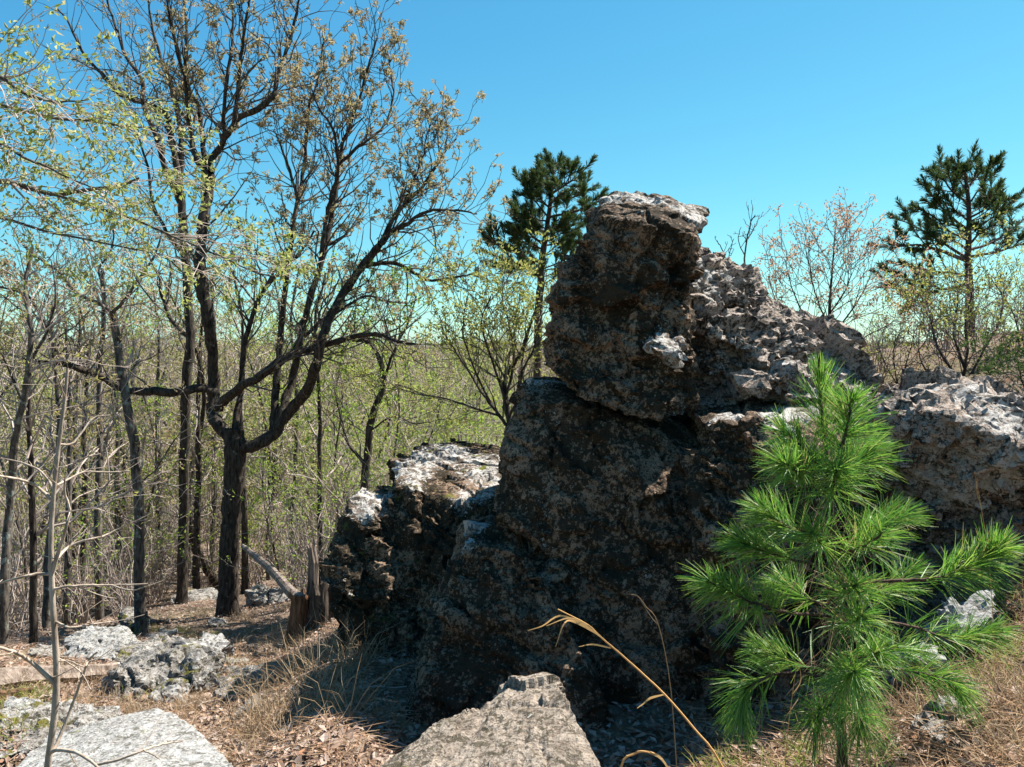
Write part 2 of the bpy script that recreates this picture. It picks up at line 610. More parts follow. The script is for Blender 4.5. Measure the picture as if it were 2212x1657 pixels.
def rock(name, hulls, mat, label, seed, voxel=.025, big=.05, mid=.022, fine=.008, group=None, cat='rock', cells=(24, 260), lay_w=1.0, painted_sun=(), damp=.75):
    rng = np.random.default_rng(seed)
    bm = bmesh.new()
    for h in hulls:
        vs_ = [bm.verts.new(p) for p in h]
        r = bmesh.ops.convex_hull(bm, input=vs_, use_existing_faces=False)
        dead = [g for g in r['geom_interior'] if isinstance(g, bmesh.types.BMVert)]
        bmesh.ops.delete(bm, geom=dead, context='VERTS')
    bmesh.ops.recalc_face_normals(bm, faces=bm.faces)
    me = bpy.data.meshes.new('tmp')
    bm.to_mesh(me)
    bm.free()
    o = bpy.data.objects.new('tmp', me)
    C.objects.link(o)
    md = o.modifiers.new('r', 'REMESH')
    md.mode = 'VOXEL'
    md.voxel_size = voxel
    sm = o.modifiers.new('s', 'SMOOTH')
    sm.factor = .5
    sm.iterations = 0
    sm.show_viewport = False
    dg = bpy.context.evaluated_depsgraph_get()
    ev = o.evaluated_get(dg)
    m2 = bpy.data.meshes.new_from_object(ev)
    bpy.data.objects.remove(o)
    bpy.data.meshes.remove(me)
    nv = len(m2.vertices)
    co = np.empty(nv * 3, np.float32)
    m2.vertices.foreach_get('co', co)
    p = co.reshape(-1, 3).astype(float)
    nn = np.empty(nv * 3, np.float32)
    m2.vertices.foreach_get('normal', nn)
    nn = nn.reshape(-1, 3).astype(float)
    off = rng.uniform(0, 50, 3)
    disp = fbm(p * .8 + off, 2) * big * .4
    diag = np.linalg.norm(p.max(0) - p.min(0))
    # broken blocks: box-like cells along the bedding and two joint sets, each with its own offset and a slight tilt
    e1 = nrm(np.cross(BN, (.25, 1, .1)))
    e2 = np.cross(BN, e1)
    warp = np.stack([fbm(p * 5 + off + 9 * k, 3) for k in range(3)], 1) * .022
    loc = (p + warp) @ np.stack([e1, e2, BN], 1)
    for kk, amp, stretch in ((cells[0], big * 1.2, 1.3), (cells[1], mid * 1.1, 2.0), (cells[1] * 4, mid * .55, 2.8)):
        sel = rng.integers(0, nv, kk)
        ctr = p[sel]
        q = (loc * (1, 1, stretch)).astype(np.float32)
        cq = (loc[sel] * (1, 1, stretch)).astype(np.float32)
        rot = rng.uniform(.75, 1.3, (kk, 3)).astype(np.float32)
        idx = np.empty(nv, np.int64)
        for i in range(0, nv, 4000):
            dd = np.abs(q[i:i + 4000, None, 0] - cq[None, :, 0]) * rot[:, 0]
            dd = np.maximum(dd, np.abs(q[i:i + 4000, None, 1] - cq[None, :, 1]) * rot[:, 1])
            dd = np.maximum(dd, np.abs(q[i:i + 4000, None, 2] - cq[None, :, 2]) * rot[:, 2])
            idx[i:i + 4000] = dd.argmin(1)
        o_ = rng.uniform(-1, 1, kk) * amp
        size = diag * .55 / math.sqrt(kk)
        t_ = rng.normal(0, 1, (kk, 3)) * amp / size * .7
        disp += (1 - damp * np.abs(nn @ BN) ** 2) * np.clip(o_[idx] + ((p - ctr[idx]) * t_[idx]).sum(1), -2 * amp, 2 * amp)
    # bedding ledges and a few cracks
    hgt = p @ BN + .05 * fbm(p * 1.3 + off, 3)
    for T, wgt in ((.13, 1.2), (.045, .5)):
        lay = np.floor(hgt / T)
        lo = (_perm[(lay.astype(np.int64) * 7 + seed) & 4095] & 255) / 255. - .5
        disp += lo * mid * wgt * lay_w * (.3 + np.clip(.5 + vnoise(p * 1.7 + off + 5), 0, 1))
    cr = fbm(p * 1.1 + off + 31, 3)
    disp -= np.exp(-(cr / .016) ** 2) * mid * 1.8
    for ax, spc in ((0, .80), (1, .95), (2, .52)):
        u = loc[:, ax] / spc + .22 * fbm(p * .7 + off + ax, 2)
        f = np.abs(u - np.round(u)) * spc
        disp -= mid * 2.2 * np.exp(-(f / .016) ** 2) * np.clip(.5 + 3 * vnoise(p * .9 + off + ax * 7), 0, 1)
    q = p + BN * (p @ BN)[:, None] * 3
    disp += fbm(q * 12 + off, 3) * fine * .8 + vnoise(p * 40 + off) * fine * .6
    sun_w = np.zeros(nv)
    for bx, by, bd, br in painted_sun:  # hand-placed spots where sunlight is painted into the rock colour
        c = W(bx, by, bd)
        sun_w = np.maximum(sun_w, 1.15 - np.linalg.norm(p - c, axis=1) / br)
    sun_w = np.clip(sun_w + .35 * fbm(p * 5 + off, 3) * (sun_w > -.3), 0, 1)
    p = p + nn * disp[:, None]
    at = m2.attributes.new('painted_sun', 'FLOAT', 'POINT')
    at.data.foreach_set('value', sun_w.astype(np.float32))
    m2.vertices.foreach_set('co', p.astype(np.float32).ravel())
    m2.polygons.foreach_set('use_smooth', np.zeros(len(m2.polygons), bool))
    m2.update()
    m2.name = name
    m2.materials.clear()
    m2.materials.append(M[mat])
    o = bpy.data.objects.new(name, m2)
    # origin at the base
    base = np.array((p[:, 0].mean(), p[:, 1].mean(), p[:, 2].min()))
    C.objects.link(o)
    m2.transform(__import__('mathutils').Matrix.Translation(Vector(-base)))
    o.location = base
    tag(o, label, cat, group)
    return o


CR = 'blocks of the tall rock outcrop'
A1 = hull([(1300, 427, 5.95), (1340, 420, 6.0), (1440, 423, 6.0), (1505, 450, 5.95), (1303, 470, 5.5), (1400, 480, 5.4), (1505, 500, 5.45), (1520, 512, 5.65),
           (1495, 560, 5.65), (1290, 500, 5.6), (1285, 690, 5.4), (1485, 690, 5.45)], .75, .92)
A2 = hull([(1290, 495, 5.75), (1255, 525, 5.75), (1213, 585, 5.65), (1198, 645, 5.55), (1185, 720, 5.45), (1192, 800, 5.4), (1250, 850, 5.3), (1330, 888, 5.25),
           (1420, 908, 5.25), (1510, 890, 5.4), (1485, 620, 5.5), (1400, 520, 5.5)], .9, .9)
A3 = hull([(1405, 700, 5.42), (1480, 715, 5.42), (1478, 765, 5.16), (1412, 758, 5.1), (1440, 690, 5.5), (1450, 790, 5.3)], .4, .8)
rock('rock_block', [A1, A2, A3], 'rock_crag', 'tall dark brown rock head with squared top, highest block of the outcrop', 3, .022, .045, .022, .008, CR, lay_w=.35,
     painted_sun=[(1310, 440, 5.9, .16), (1350, 432, 5.9, .2), (1400, 440, 5.85, .2), (1450, 445, 5.8, .26), (1500, 470, 5.7, .22), (1512, 505, 5.65, .12), (1445, 735, 5.25, .2)])
B1 = hull([(1495, 560, 6.3), (1515, 538, 6.6), (1555, 556, 6.75), (1645, 622, 6.8), (1655, 660, 6.4), (1500, 645, 5.85), (1490, 780, 5.75), (1660, 760, 5.8)], .8, .9)
B2 = hull([(1500, 668, 5.85), (1660, 650, 6.4), (1820, 718, 6.5), (1828, 738, 6.2), (1700, 770, 5.6), (1500, 700, 5.65), (1510, 900, 5.85), (1640, 885, 5.85),
           (1800, 850, 5.85), (1560, 720, 5.5), (1680, 745, 5.6)], .8, .9)
B3 = hull([(1700, 735, 6.2), (1820, 748, 6.2), (1862, 790, 6.0), (1902, 832, 6.0), (1690, 800, 5.65), (1640, 900, 5.7), (1880, 850, 5.6), (1890, 900, 5.8), (1760, 810, 5.5)], .7, .9)
B4 = hull([(1630, 795, 5.75), (1760, 790, 5.85), (1770, 815, 5.4), (1640, 818, 5.3), (1650, 850, 5.5), (1760, 850, 5.6)], .3, .9)
B5 = hull([(1700, 838, 5.7), (1830, 832, 5.8), (1840, 852, 5.35), (1700, 858, 5.25), (1700, 890, 5.5), (1840, 880, 5.6)], .3, .9)
B6 = hull([(1560, 590, 6.2), (1640, 628, 6.4), (1648, 655, 6.1), (1570, 640, 5.85), (1580, 665, 6.1)], .3, .9)
rock('rock_block', [B1, B2, B3, B4, B5, B6], 'rock_crag_pale', 'sloping grey-brown slab with layered ledges leaning against the rock head', 5, .024, .06, .038, .011, CR, lay_w=1.3, damp=.3,
     painted_sun=[(1520, 580, 6.3, .2), (1510, 620, 6.0, .18), (1580, 600, 6.4, .16), (1690, 805, 5.5, .14), (1760, 845, 5.4, .16)])
C1 = hull([(1150, 818, 5.9), (1205, 822, 6.0), (1400, 925, 5.45), (1108, 870, 5.6), (1097, 960, 5.5), (1092, 1010, 5.4), (1100, 1120, 5.3), (1540, 970, 5.7), (1560, 1040, 5.4),
           (1250, 868, 5.4), (1060, 1500, 5.0), (1040, 1720, 4.9), (1600, 1720, 4.6), (1600, 1300, 4.9), (1300, 880, 6.2), (1420, 905, 6.3), (1530, 900, 6.3)], .75, .95)
C2 = hull([(1022, 1142, 5.6), (1100, 1132, 5.7), (1000, 1172, 5.25), (955, 1300, 5.1), (900, 1500, 4.8), (850, 1640, 4.65), (1150, 1190, 5.1), (1300, 1500, 4.65),
           (1350, 1720, 4.4), (850, 1720, 4.6)], .9, .95)
rock('rock_block', [C1, C2], 'rock_crag', 'massive dark lower face of the outcrop below the cracked ledge', 8, .024, .06, .022, .008, CR, lay_w=.2, painted_sun=[(1165, 822, 5.95, .22), (1200, 818, 6.0, .18), (1030, 1145, 5.6, .13), (1003, 1172, 5.3, .1)])
D1 = hull([(900, 980, 7.0), (960, 964, 7.3), (1080, 986, 7.2), (1105, 1000, 7.0), (902, 1060, 6.3), (1000, 1108, 6.1), (1105, 1108, 6.0), (890, 1450, 5.7),
           (1100, 1500, 5.5), (850, 1600, 5.4), (1100, 1700, 5.4)], .9, .95)
D2 = hull([(848, 1006, 6.7), (896, 1001, 6.8), (902, 1050, 6.2), (845, 1050, 6.25), (800, 1300, 5.9), (760, 1480, 5.7), (900, 1600, 5.5)], .8, .92)
D3 = hull([(782, 1072, 6.5), (832, 1074, 6.6), (842, 1112, 6.1), (775, 1112, 6.2), (745, 1172, 6.1), (720, 1240, 6.0), (712, 1340, 5.9), (716, 1460, 5.8),
           (850, 1560, 5.5)], .8, .92)
rock('rock_block', [D1, D2, D3], 'rock_crag_mossy', 'stepped mossy rock block with pale sunlit top beside the dead snag', 11, .024, .05, .026, .010, CR, lay_w=.4,
     painted_sun=[(980, 980, 7.1, .42), (1060, 1030, 6.7, .35), (920, 990, 6.9, .28), (1030, 1090, 6.3, .25), (1085, 1000, 7.0, .3), (875, 1010, 6.6, .28), (893, 1040, 6.3, .14), (806, 1080, 6.5, .28), (800, 1110, 6.2, .16)])
E1 = hull([(1540, 888, 5.35), (1600, 870, 5.5), (1720, 870, 5.6), (1870, 866, 5.6), (1530, 905, 4.95), (1640, 895, 4.85), (1730, 965, 4.6), (1890, 905, 5.0),
           (1515, 1000, 4.85), (1520, 1250, 4.7), (1560, 1680, 4.3), (1920, 1600, 4.2), (1920, 1000, 4.6)], .7, .95)
rock('rock_block', [E1], 'rock_crag', 'dark rock block with a sunlit upper rim behind the young pine', 14, .024, .05, .024, .009, CR, lay_w=.4,
     painted_sun=[(1545, 892, 5.15, .14), (1590, 882, 5.2, .16), (1640, 882, 5.1, .2), (1690, 890, 5.1, .24), (1730, 890, 5.2, .24), (1690, 935, 4.8, .16)])
F1 = hull([(1872, 850, 5.2), (1960, 836, 5.4), (2060, 828, 5.6), (2190, 850, 5.3), (2240, 892, 5.0), (2340, 930, 5.2), (1875, 885, 4.65), (1985, 868, 4.6), (2070, 900, 4.35),
           (2215, 960, 4.15), (1885, 1080, 4.9), (2000, 1118, 4.75), (2130, 1100, 4.6), (2240, 1050, 4.45), (2360, 1000, 4.7)], .8, .92)
F2 = hull([(1880, 1000, 4.95), (2300, 1000, 4.8), (1880, 1400, 4.8), (2300, 1330, 4.8)], .8, .95)
rock('rock_block', [F1, F2], 'rock_crag_pale', 'broad boulder with pale top painted as sunlit and dark overhanging front behind the young pine', 17, .022, .055, .034, .011, CR, lay_w=1.2, damp=.4,
     painted_sun=[(1940, 850, 5.0, .2), (2000, 850, 5.0, .3), (2080, 850, 5.0, .4), (2160, 870, 4.8, .4), (2210, 930, 4.5, .35), (2120, 930, 4.45, .25), (2190, 1000, 4.25, .22)])  # sunlit look of the boulder top, painted as pale spots

# loose boulders and stones
G_ = hull([(1180, 1462, 3.05), (1200, 1466, 3.0), (1090, 1478, 3.0), (1045, 1508, 2.95), (940, 1568, 2.8), (815, 1655, 2.65), (1218, 1492, 2.85), (1262, 1580, 2.6),
           (1305, 1660, 2.45), (1350, 1800, 2.2), (700, 1800, 2.3), (1000, 1900, 2.0), (1150, 1560, 2.72), (1100, 1640, 2.5), (1000, 1640, 2.55)], .5, .85, -.7)
rock('boulder', [G_], 'rock_brown', 'brown wedge-shaped boulder with white lichen spots below the dark outcrop face', 21, .012, .02, .006, .006, None, 'boulder', (6, 160), lay_w=.4)
H_ = hull([(100, 1590, 4.4), (230, 1548, 4.6), (340, 1524, 4.7), (385, 1540, 4.6), (440, 1582, 4.3), (505, 1645, 3.9), (530, 1720, 3.6), (20, 1660, 4.0), (-10, 1760, 3.6),
           (300, 1800, 3.3), (450, 1800, 3.4), (250, 1660, 3.8)], .3, .9, -.6)
rock('boulder', [H_], 'rock_white', 'large flat white speckled boulder behind the bare sapling', 23, .016, .02, .004, .006, None, 'boulder', (3, 120), lay_w=.2)
H2 = hull([(-60, 1590, 4.7), (15, 1535, 4.9), (70, 1552, 5.0), (130, 1530, 5.1), (236, 1520, 5.1), (240, 1545, 4.9), (120, 1590, 4.5), (0, 1640, 4.2)], .3, .9, -.5)
rock('boulder', [H2], 'rock_grey', 'broken grey rock ledge just behind the flat white boulder', 25, .018, .03, .02, .006, None, 'boulder')
ST = 'loose stones on the leafy slope'


def stone(pts, mat, label, seed, t=.3, drop=-.3, voxel=.02, big=.025, mid=.015):
    rock('stone', [hull(pts, t, .9, drop)], mat, label, seed, voxel, big, mid, .006, ST, 'stone', (10, 120))


stone([(20, 1524, 5.3), (60, 1514, 5.4), (105, 1522, 5.3), (110, 1550, 5.1), (20, 1560, 5.1)], 'rock_white', 'small white stone at the foot of the fallen log', 31)
stone([(150, 1385, 8.4), (190, 1358, 8.6), (270, 1352, 8.7), (278, 1395, 8.3), (230, 1425, 8.1), (150, 1425, 8.2)], 'rock_white', 'angular white stone beside the slender leaning tree', 32, .4, -.3, .025)
stone([(252, 1395, 6.7), (330, 1385, 6.9), (420, 1392, 6.9), (432, 1420, 6.5), (425, 1490, 6.2), (350, 1520, 6.1), (250, 1530, 6.2), (246, 1440, 6.4)], 'rock_grey', 'mossy dark-fronted block with a white right edge on the slope', 33, .5, -.2, .02, .04, .025)
stone([(418, 1390, 8.9), (440, 1368, 9.1), (475, 1370, 9.1), (492, 1395, 8.8), (470, 1405, 8.6)], 'rock_white', 'rounded bright white stone on leaf litter below the oak', 34)
stone([(470, 1465, 6.3), (530, 1440, 6.5), (600, 1420, 6.6), (612, 1445, 6.3), (590, 1490, 5.9), (500, 1520, 5.7), (470, 1500, 5.9)], 'rock_grey', 'low pale grey stone half buried in dry grass', 35)
stone([(348, 1500, 6.0), (370, 1482, 6.1), (395, 1490, 6.1), (392, 1515, 5.9), (355, 1520, 5.9)], 'rock_white', 'fist-sized white stone at the foot of the mossy block', 36)
stone([(368, 1290, 15.5), (400, 1272, 15.8), (470, 1272, 15.8), (475, 1300, 15.4), (372, 1308, 15.4)], 'rock_grey', 'long grey ledge stone just left of the oak trunk', 37, .6, -.4, .04)
stone([(530, 1275, 14.8), (560, 1262, 15.2), (575, 1268, 15.1), (578, 1308, 14.7), (532, 1310, 14.7)], 'rock_grey', 'squarish pale ledge stone just right of the oak trunk', 38, .6, -.4, .035)
stone([(580, 1272, 15), (625, 1264, 15.2), (632, 1300, 14.7), (582, 1308, 14.7)], 'rock_grey', 'pale ledge stone under the leaning dead branch', 39, .6, -.4, .035)
stone([(255, 1325, 11.2), (270, 1308, 11.4), (298, 1310, 11.4), (300, 1350, 11.0), (258, 1355, 11.0)], 'rock_grey', 'upright grey stone leaning beside the slender trunk', 40, .4, -.3, .03)
stone([(445, 1350, 11.2), (465, 1336, 11.4), (482, 1338, 11.4), (484, 1352, 11.1)], 'rock_grey', 'small mossy stone at the oak root', 41, .3, -.2)
stone([(60, 1412, 8.3), (85, 1396, 8.5), (110, 1398, 8.5), (112, 1418, 8.2)], 'rock_grey', 'small rounded grey stone above the fallen log', 42)
stone([(2050, 1300, 3.9), (2090, 1275, 4.0), (2150, 1270, 4.0), (2158, 1330, 3.8), (2100, 1362, 3.7), (2045, 1345, 3.75)], 'rock_white', 'cracked white stone under the long right branch of the young pine', 43)
stone([(1995, 1580, 2.95), (2040, 1510, 3.1), (2120, 1500, 3.15), (2240, 1540, 3.1), (2260, 1650, 2.7), (2120, 1650, 2.7)], 'rock_grey', 'grey boulder among fallen needles right of the young pine', 44, .3, -.3, .015)
stone([(1960, 1400, 3.6), (1990, 1385, 3.7), (2030, 1395, 3.7), (2030, 1425, 3.5), (1965, 1425, 3.5)], 'rock_white', 'small white stone hidden among the lower pine branches', 45)

rs = np.random.default_rng(2024)
for k in range(16):
    d = rs.uniform(5.2, 12)
    u = rs.uniform(0, 660)
    p = W(u, 700, d)
    z = G1(p[0], p[1])
    sz = rs.uniform(.06, .17)
    h = np.array((p[0], p[1], z)) + rs.uniform(-1, 1, (12, 3)) * (sz * 1.3, sz, sz * .7)
    o = rock('stone', [h], ['rock_white', 'rock_grey'][k % 2], ['small pale angular stone half sunk in the leaf litter', 'small grey angular stone half sunk in the leaf litter'][k % 2], 900 + k, .012, .008, .006, .004, 'small stones in the leaf litter', 'stone', (5, 40))

# ------------------------------------------------------------------ branching growth


def grow(mb, tips, p, d, L, r, lvl, rng, step=.25, jit=.22, up=.08, dens=2.4, ang=(.45, 1.0), minr=.003, ratio=(.35, .62), k=None, tipn=2):
    n = max(3, int(L / step) + 1)
    pts = [np.asarray(p, float)]
    d = nrm(d)
    h = L / n
    ds = []
    for i in range(n):
        d = d + rng.normal(0, jit, 3)
        d[2] += up
        d = d / math.sqrt(d @ d)
        pts.append(pts[-1] + d * h)
        ds.append(d)
    rad = np.linspace(r, max(r * .4, minr), n + 1)
    mb.tube(pts, rad, k or (3 if r < .012 else 5))
    if lvl <= 0:
        for q in range(tipn):
            i = n - int(q * n / max(1, tipn) * .8)
            tips.append((pts[i], ds[i - 1]))
        return
    nc = max(2, int(L * dens + rng.random()))
    for c in range(nc):
        t = rng.uniform(.2, 1.0) if c else 1.0
        i = min(n, int(t * n + .5))
        dd = ds[max(0, i - 1)]
        a = rng.uniform(*ang) * (.5 if c == 0 else 1)
        side = np.cross(dd, rng.normal(0, 1, 3))
        side /= math.sqrt(side @ side) + 1e-9
        nd = dd * math.cos(a) + side * math.sin(a)
        rr = max(minr, rad[i] * rng.uniform(.45, .75))
        grow(mb, tips, pts[i], nd, L * rng.uniform(*ratio) * (1.15 - .4 * t), rr, lvl - 1, rng, step, jit, up, dens * 1.35, ang, minr, ratio, None, tipn)


def along(mb, tips, pts, rad, rng, count, Lr, lvl, t0=.3, up=.1, bias=None, **kw):
    """side branches off a traced limb"""
    n = len(pts)
    for c in range(count):
        t = t0 + (1 - t0) * (c + rng.random()) / count
        i = min(n - 2, int(t * (n - 1)))
        dd = nrm(pts[i + 1] - pts[i])
        side = nrm(np.cross(dd, rng.normal(0, 1, 3)))
        a = rng.uniform(.5, 1.1)
        nd = dd * math.cos(a) + side * math.sin(a)
        if bias is not None:
            nd = nd + np.asarray(bias)
        L = rng.uniform(*Lr) * (1.2 - .5 * t)
        grow(mb, tips, pts[i], nd, L, max(.004, min(rad[i] * .5, .012 * L + .004)), lvl, rng, up=up, **kw)


def clusters(tips, rng, n, spread, L, wd, cone=1.0, droop=0.0, prob=1.0, bend=.12, mb=None):
    mb = mb or MB()
    if not tips:
        return mb
    P = np.array([t[0] for t in tips])
    D = np.array([t[1] for t in tips])
    keep = rng.random(len(P)) < prob
    P, D = P[keep], D[keep]
    P = np.repeat(P, n, 0) + rng.normal(0, spread, (len(P) * n, 3))
    D = np.repeat(D, n, 0) + rng.normal(0, cone, (len(P), 3))
    D[:, 2] -= droop
    D /= np.linalg.norm(D, axis=1)[:, None]
    m = len(P)
    mb.leaves(P, D, rng.normal(0, 1, (m, 3)), rng.uniform(*L, m), rng.uniform(*wd, m), bend)
    return mb


def limb_pts(tr, d, rng, wob=.25, dz=0.0, jit=.004):
    """traced points (x, y[, depth offset]) at about depth d, with depth wandering"""
    n = len(tr)
    ph = rng.uniform(0, 6.28)
    amp = rng.uniform(.3, 1) * wob
    out = []
    for i, q in enumerate(tr):
        off = q[2] if len(q) > 2 else 0
        out.append(W(q[0], q[1], d + off + dz * i / max(1, n - 1) + amp * math.sin(ph + i * .9) * min(1, i * .5)))
    s = smooth_path(out, 4)
    s[1:] += rng.normal(0, jit * d / 10, (len(s) - 1, 3))
    return s


# ------------------------------------------------------------------ the oak
rng = np.random.default_rng(101)
OD = 12.5
base = W(492, 1330, OD)
base[2] = G1(base[0], base[1]) - .05
oak = thing('oak_tree', 'big spreading oak with dark twisting limbs and brownish spring buds', 'tree', base)
twigs, tips = MB(), []
mb = MB()
tp = limb_pts([(492, 1345), (493, 1310), (494, 1230), (497, 1150), (502, 1080), (508, 1010), (508, 960), (505, 925)], OD, rng, .03)
trr = np.interp(np.linspace(0, 1, len(tp)), [0, .08, .2, .5, .8, 1], [.28, .215, .16, .145, .165, .14])
th = np.arange(14) * (2 * math.pi / 14)
r2 = trr[:, None] * (1 + .10 * np.sin(th * 3 + 1)[None] + .06 * np.sin(th * 5 + np.linspace(0, 3, len(tp))[:, None])) + rng.normal(0, .006, (len(tp), 14))
mb.tube(tp, r2, 14)
mb.build('trunk', 'oak_bark', oak, True, base)
OAK = [
    # traced points, start radius, end radius, depth drift, side branches, length range, start of branching
    ([(507, 950), (480, 928), (461, 895), (462, 850), (460, 800), (455, 720), (441, 640), (432, 560), (440, 470), (452, 400), (455, 365)], .135, .085, .3, 12, (.7, 1.6), .55),
    ([(455, 372), (450, 350), (467, 333), (493, 290), (520, 253), (567, 230), (593, 200), (603, 150), (625, 90), (640, 30), (650, -40)], .075, .018, -.6, 16, (.5, 1.2), .2),
    ([(483, 300), (483, 277), (487, 200), (500, 100), (503, 0), (508, -80)], .045, .014, .4, 14, (.5, 1.1), .1),
    ([(505, 270), (513, 200), (523, 100), (533, 33), (545, -60)], .045, .014, -.3, 13, (.5, 1.1), .1),
    ([(455, 370), (443, 347), (437, 283), (430, 233), (412, 200), (400, 150), (405, 80), (398, 0), (405, -70)], .055, .014, .5, 15, (.5, 1.1), .2),
    ([(452, 385), (425, 345), (418, 320), (410, 267), (397, 167), (373, 67), (360, 0), (350, -60)], .055, .014, -.5, 16, (.5, 1.1), .2),
    ([(466, 850), (430, 838), (380, 846), (320, 845), (280, 845), (240, 825), (200, 806), (165, 795), (138, 786)], .085, .05, -.6, 7, (.6, 1.3), .3),
    ([(140, 786), (122, 762), (105, 720), (82, 672), (60, 640), (20, 625), (-20, 618)], .042, .016, -.5, 12, (.5, 1.2), .1),
    ([(138, 786), (90, 781), (45, 774), (0, 760)], .03, .01, -.2, 6, (.4, .9), .1),
    ([(470, 885), (477, 872), (500, 852), (533, 829), (593, 792), (633, 765), (667, 755), (737, 735), (790, 722), (830, 725), (860, 738), (900, 745)], .10, .022, -1.0, 17, (.6, 1.4), .25),
    ([(508, 945), (512, 890), (522, 830), (524, 780), (535, 715), (557, 655), (578, 615), (620, 575), (645, 548), (680, 500)], .07, .02, .8, 15, (.6, 1.3), .35),
    ([(620, 772), (640, 745), (667, 719), (700, 689), (737, 669), (790, 640), (830, 650), (880, 655)], .05, .014, .6, 13, (.5, 1.2), .2),
    ([(520, 965), (552, 962), (588, 938), (612, 905), (640, 872), (665, 840), (681, 795), (690, 750), (708, 693), (741, 636), (781, 576), (821, 529)], .125, .065, -.4, 10, (.6, 1.4), .5),
    ([(821, 529), (848, 499), (881, 483), (908, 463), (948, 453), (1001, 456), (1030, 462)], .05, .012, -.4, 13, (.4, 1.0), .05),
    ([(815, 540), (848, 476), (881, 433), (915, 399), (948, 349), (965, 320), (985, 300)], .05, .012, .5, 15, (.4, 1.1), .1),
    ([(781, 576), (815, 569), (855, 569), (895, 589), (931, 606), (981, 599), (1015, 593), (1040, 600)], .045, .012, .6, 13, (.4, 1.0), .1),
    ([(600, 925), (612, 880), (630, 830), (642, 775), (652, 716), (668, 649), (695, 566), (711, 499), (725, 423), (731, 356), (741, 309), (755, 276), (775, 216), (800, 130), (815, 80)], .085, .016, .6, 22, (.6, 1.4), .4),
    ([(731, 356), (770, 320), (800, 300), (830, 270), (850, 200), (842, 150), (838, 110)], .03, .010, .6, 12, (.4, .9), .1),
    ([(588, 938), (594, 870), (600, 800), (605, 740), (612, 670), (622, 580), (633, 493), (643, 433), (653, 383), (663, 300), (667, 233), (690, 160), (700, 70)], .075, .014, .9, 22, (.5, 1.3), .4),
    ([(643, 433), (630, 380), (612, 330), (600, 300), (590, 280)], .03, .010, .3, 8, (.4, .9), .1),
    ([(690, 580), (700, 500), (713, 433), (730, 367), (720, 283), (690, 236), (672, 190)], .045, .012, -.6, 14, (.5, 1.1), .3),
    ([(870, 445), (910, 350), (920, 300), (930, 265)], .022, .009, .2, 9, (.3, .8), .1),
]
for tr, r0, r1, dz, cnt, Lr, t0 in OAK:
    pts = limb_pts(tr, OD, rng, .35, dz, .006)
    rad = np.linspace(r0 * .88, r1 * .85, len(pts)) * (1 + rng.normal(0, .05, len(pts)))
    mb = MB()
    mb.tube(pts, rad[:, None] * (1 + rng.normal(0, .07, (len(pts), 9))), 9)
    mb.build('limb', 'oak_bark', oak, True, base)
    along(twigs, tips, pts, rad, rng, int(cnt * 2.1), Lr, 2, t0, .10, (0, 0, .25), jit=.28, dens=2.2, minr=.0045, tipn=2)
    tips.append((pts[-1], nrm(pts[-1] - pts[-2])))
tag(twigs.build('twigs', 'oak_twig', oak, False, base), kind='stuff')
print('oak tips', len(tips), 'twig verts', twigs.n)
hi = [t for t in tips if t[0][2] > CZ + .8]
lo_ = [t for t in tips if t[0][2] <= CZ + .8]
mbl = clusters(hi, rng, 9, .018, (.04, .10), (.016, .036), .9, .15, .62)
clusters(lo_, rng, 6, .018, (.035, .085), (.014, .032), .9, .15, .5, mb=mbl)
tag(mbl.build('buds', 'oak_bud', oak, False, base), kind='stuff')


# ------------------------------------------------------------------ traced trees of the middle ground
def traced_tree(name, label, d, trunk, r0, r1, limbs, bark, twig, leaf, seed, leaf_n=3, leaf_p=.5, L=(.03, .06), wd=(.014, .026), cnt=10, Lr=(.6, 1.4),
                t0=.3, lvl=2, group=None, dens=2.0, up=.08, wob=.15, jit=.24, cat='tree', bias=(0, 0, .2), droop=.1, sp=.03):
    rng = np.random.default_rng(seed)
    pts = limb_pts(trunk, d, rng, wob)
    base = pts[0].copy()
    base[2] = G1(base[0], base[1]) - .05
    if pts[0][2] > base[2] + .02:
        pts = np.vstack([base, pts])
    root = thing(name, label, cat, base, group)
    rad = np.linspace(r0, r1, len(pts))
    rad[0] *= 1.35
    mb, tw, tips = MB(), MB(), []
    mb.tube(pts, rad[:, None] * (1 + rng.normal(0, .06, (len(pts), 8))), 8)
    mb.build('trunk', bark, root, True, base)
    along(tw, tips, pts, rad, rng, cnt, Lr, lvl, t0, up, bias, dens=dens, jit=jit)
    for tr, a, b, c in limbs:
        q = limb_pts(tr, d, rng, wob * 2, rng.uniform(-.6, .6))
        rr = np.linspace(a, b, len(q))
        m = MB()
        m.tube(q, rr, 6)
        m.build('limb', bark, root, True, base)
        along(tw, tips, q, rr, rng, c, Lr, lvl, .1, up, bias, dens=dens, jit=jit)
    o = tw.build('twigs', twig, root, False, base)
    if o:
        tag(o, kind='stuff')
    if leaf:
        o = clusters(tips, rng, leaf_n, sp, L, wd, .8, droop, leaf_p).build('leaves', leaf, root, False, base)
        if o:
            tag(o, kind='stuff')
    return root


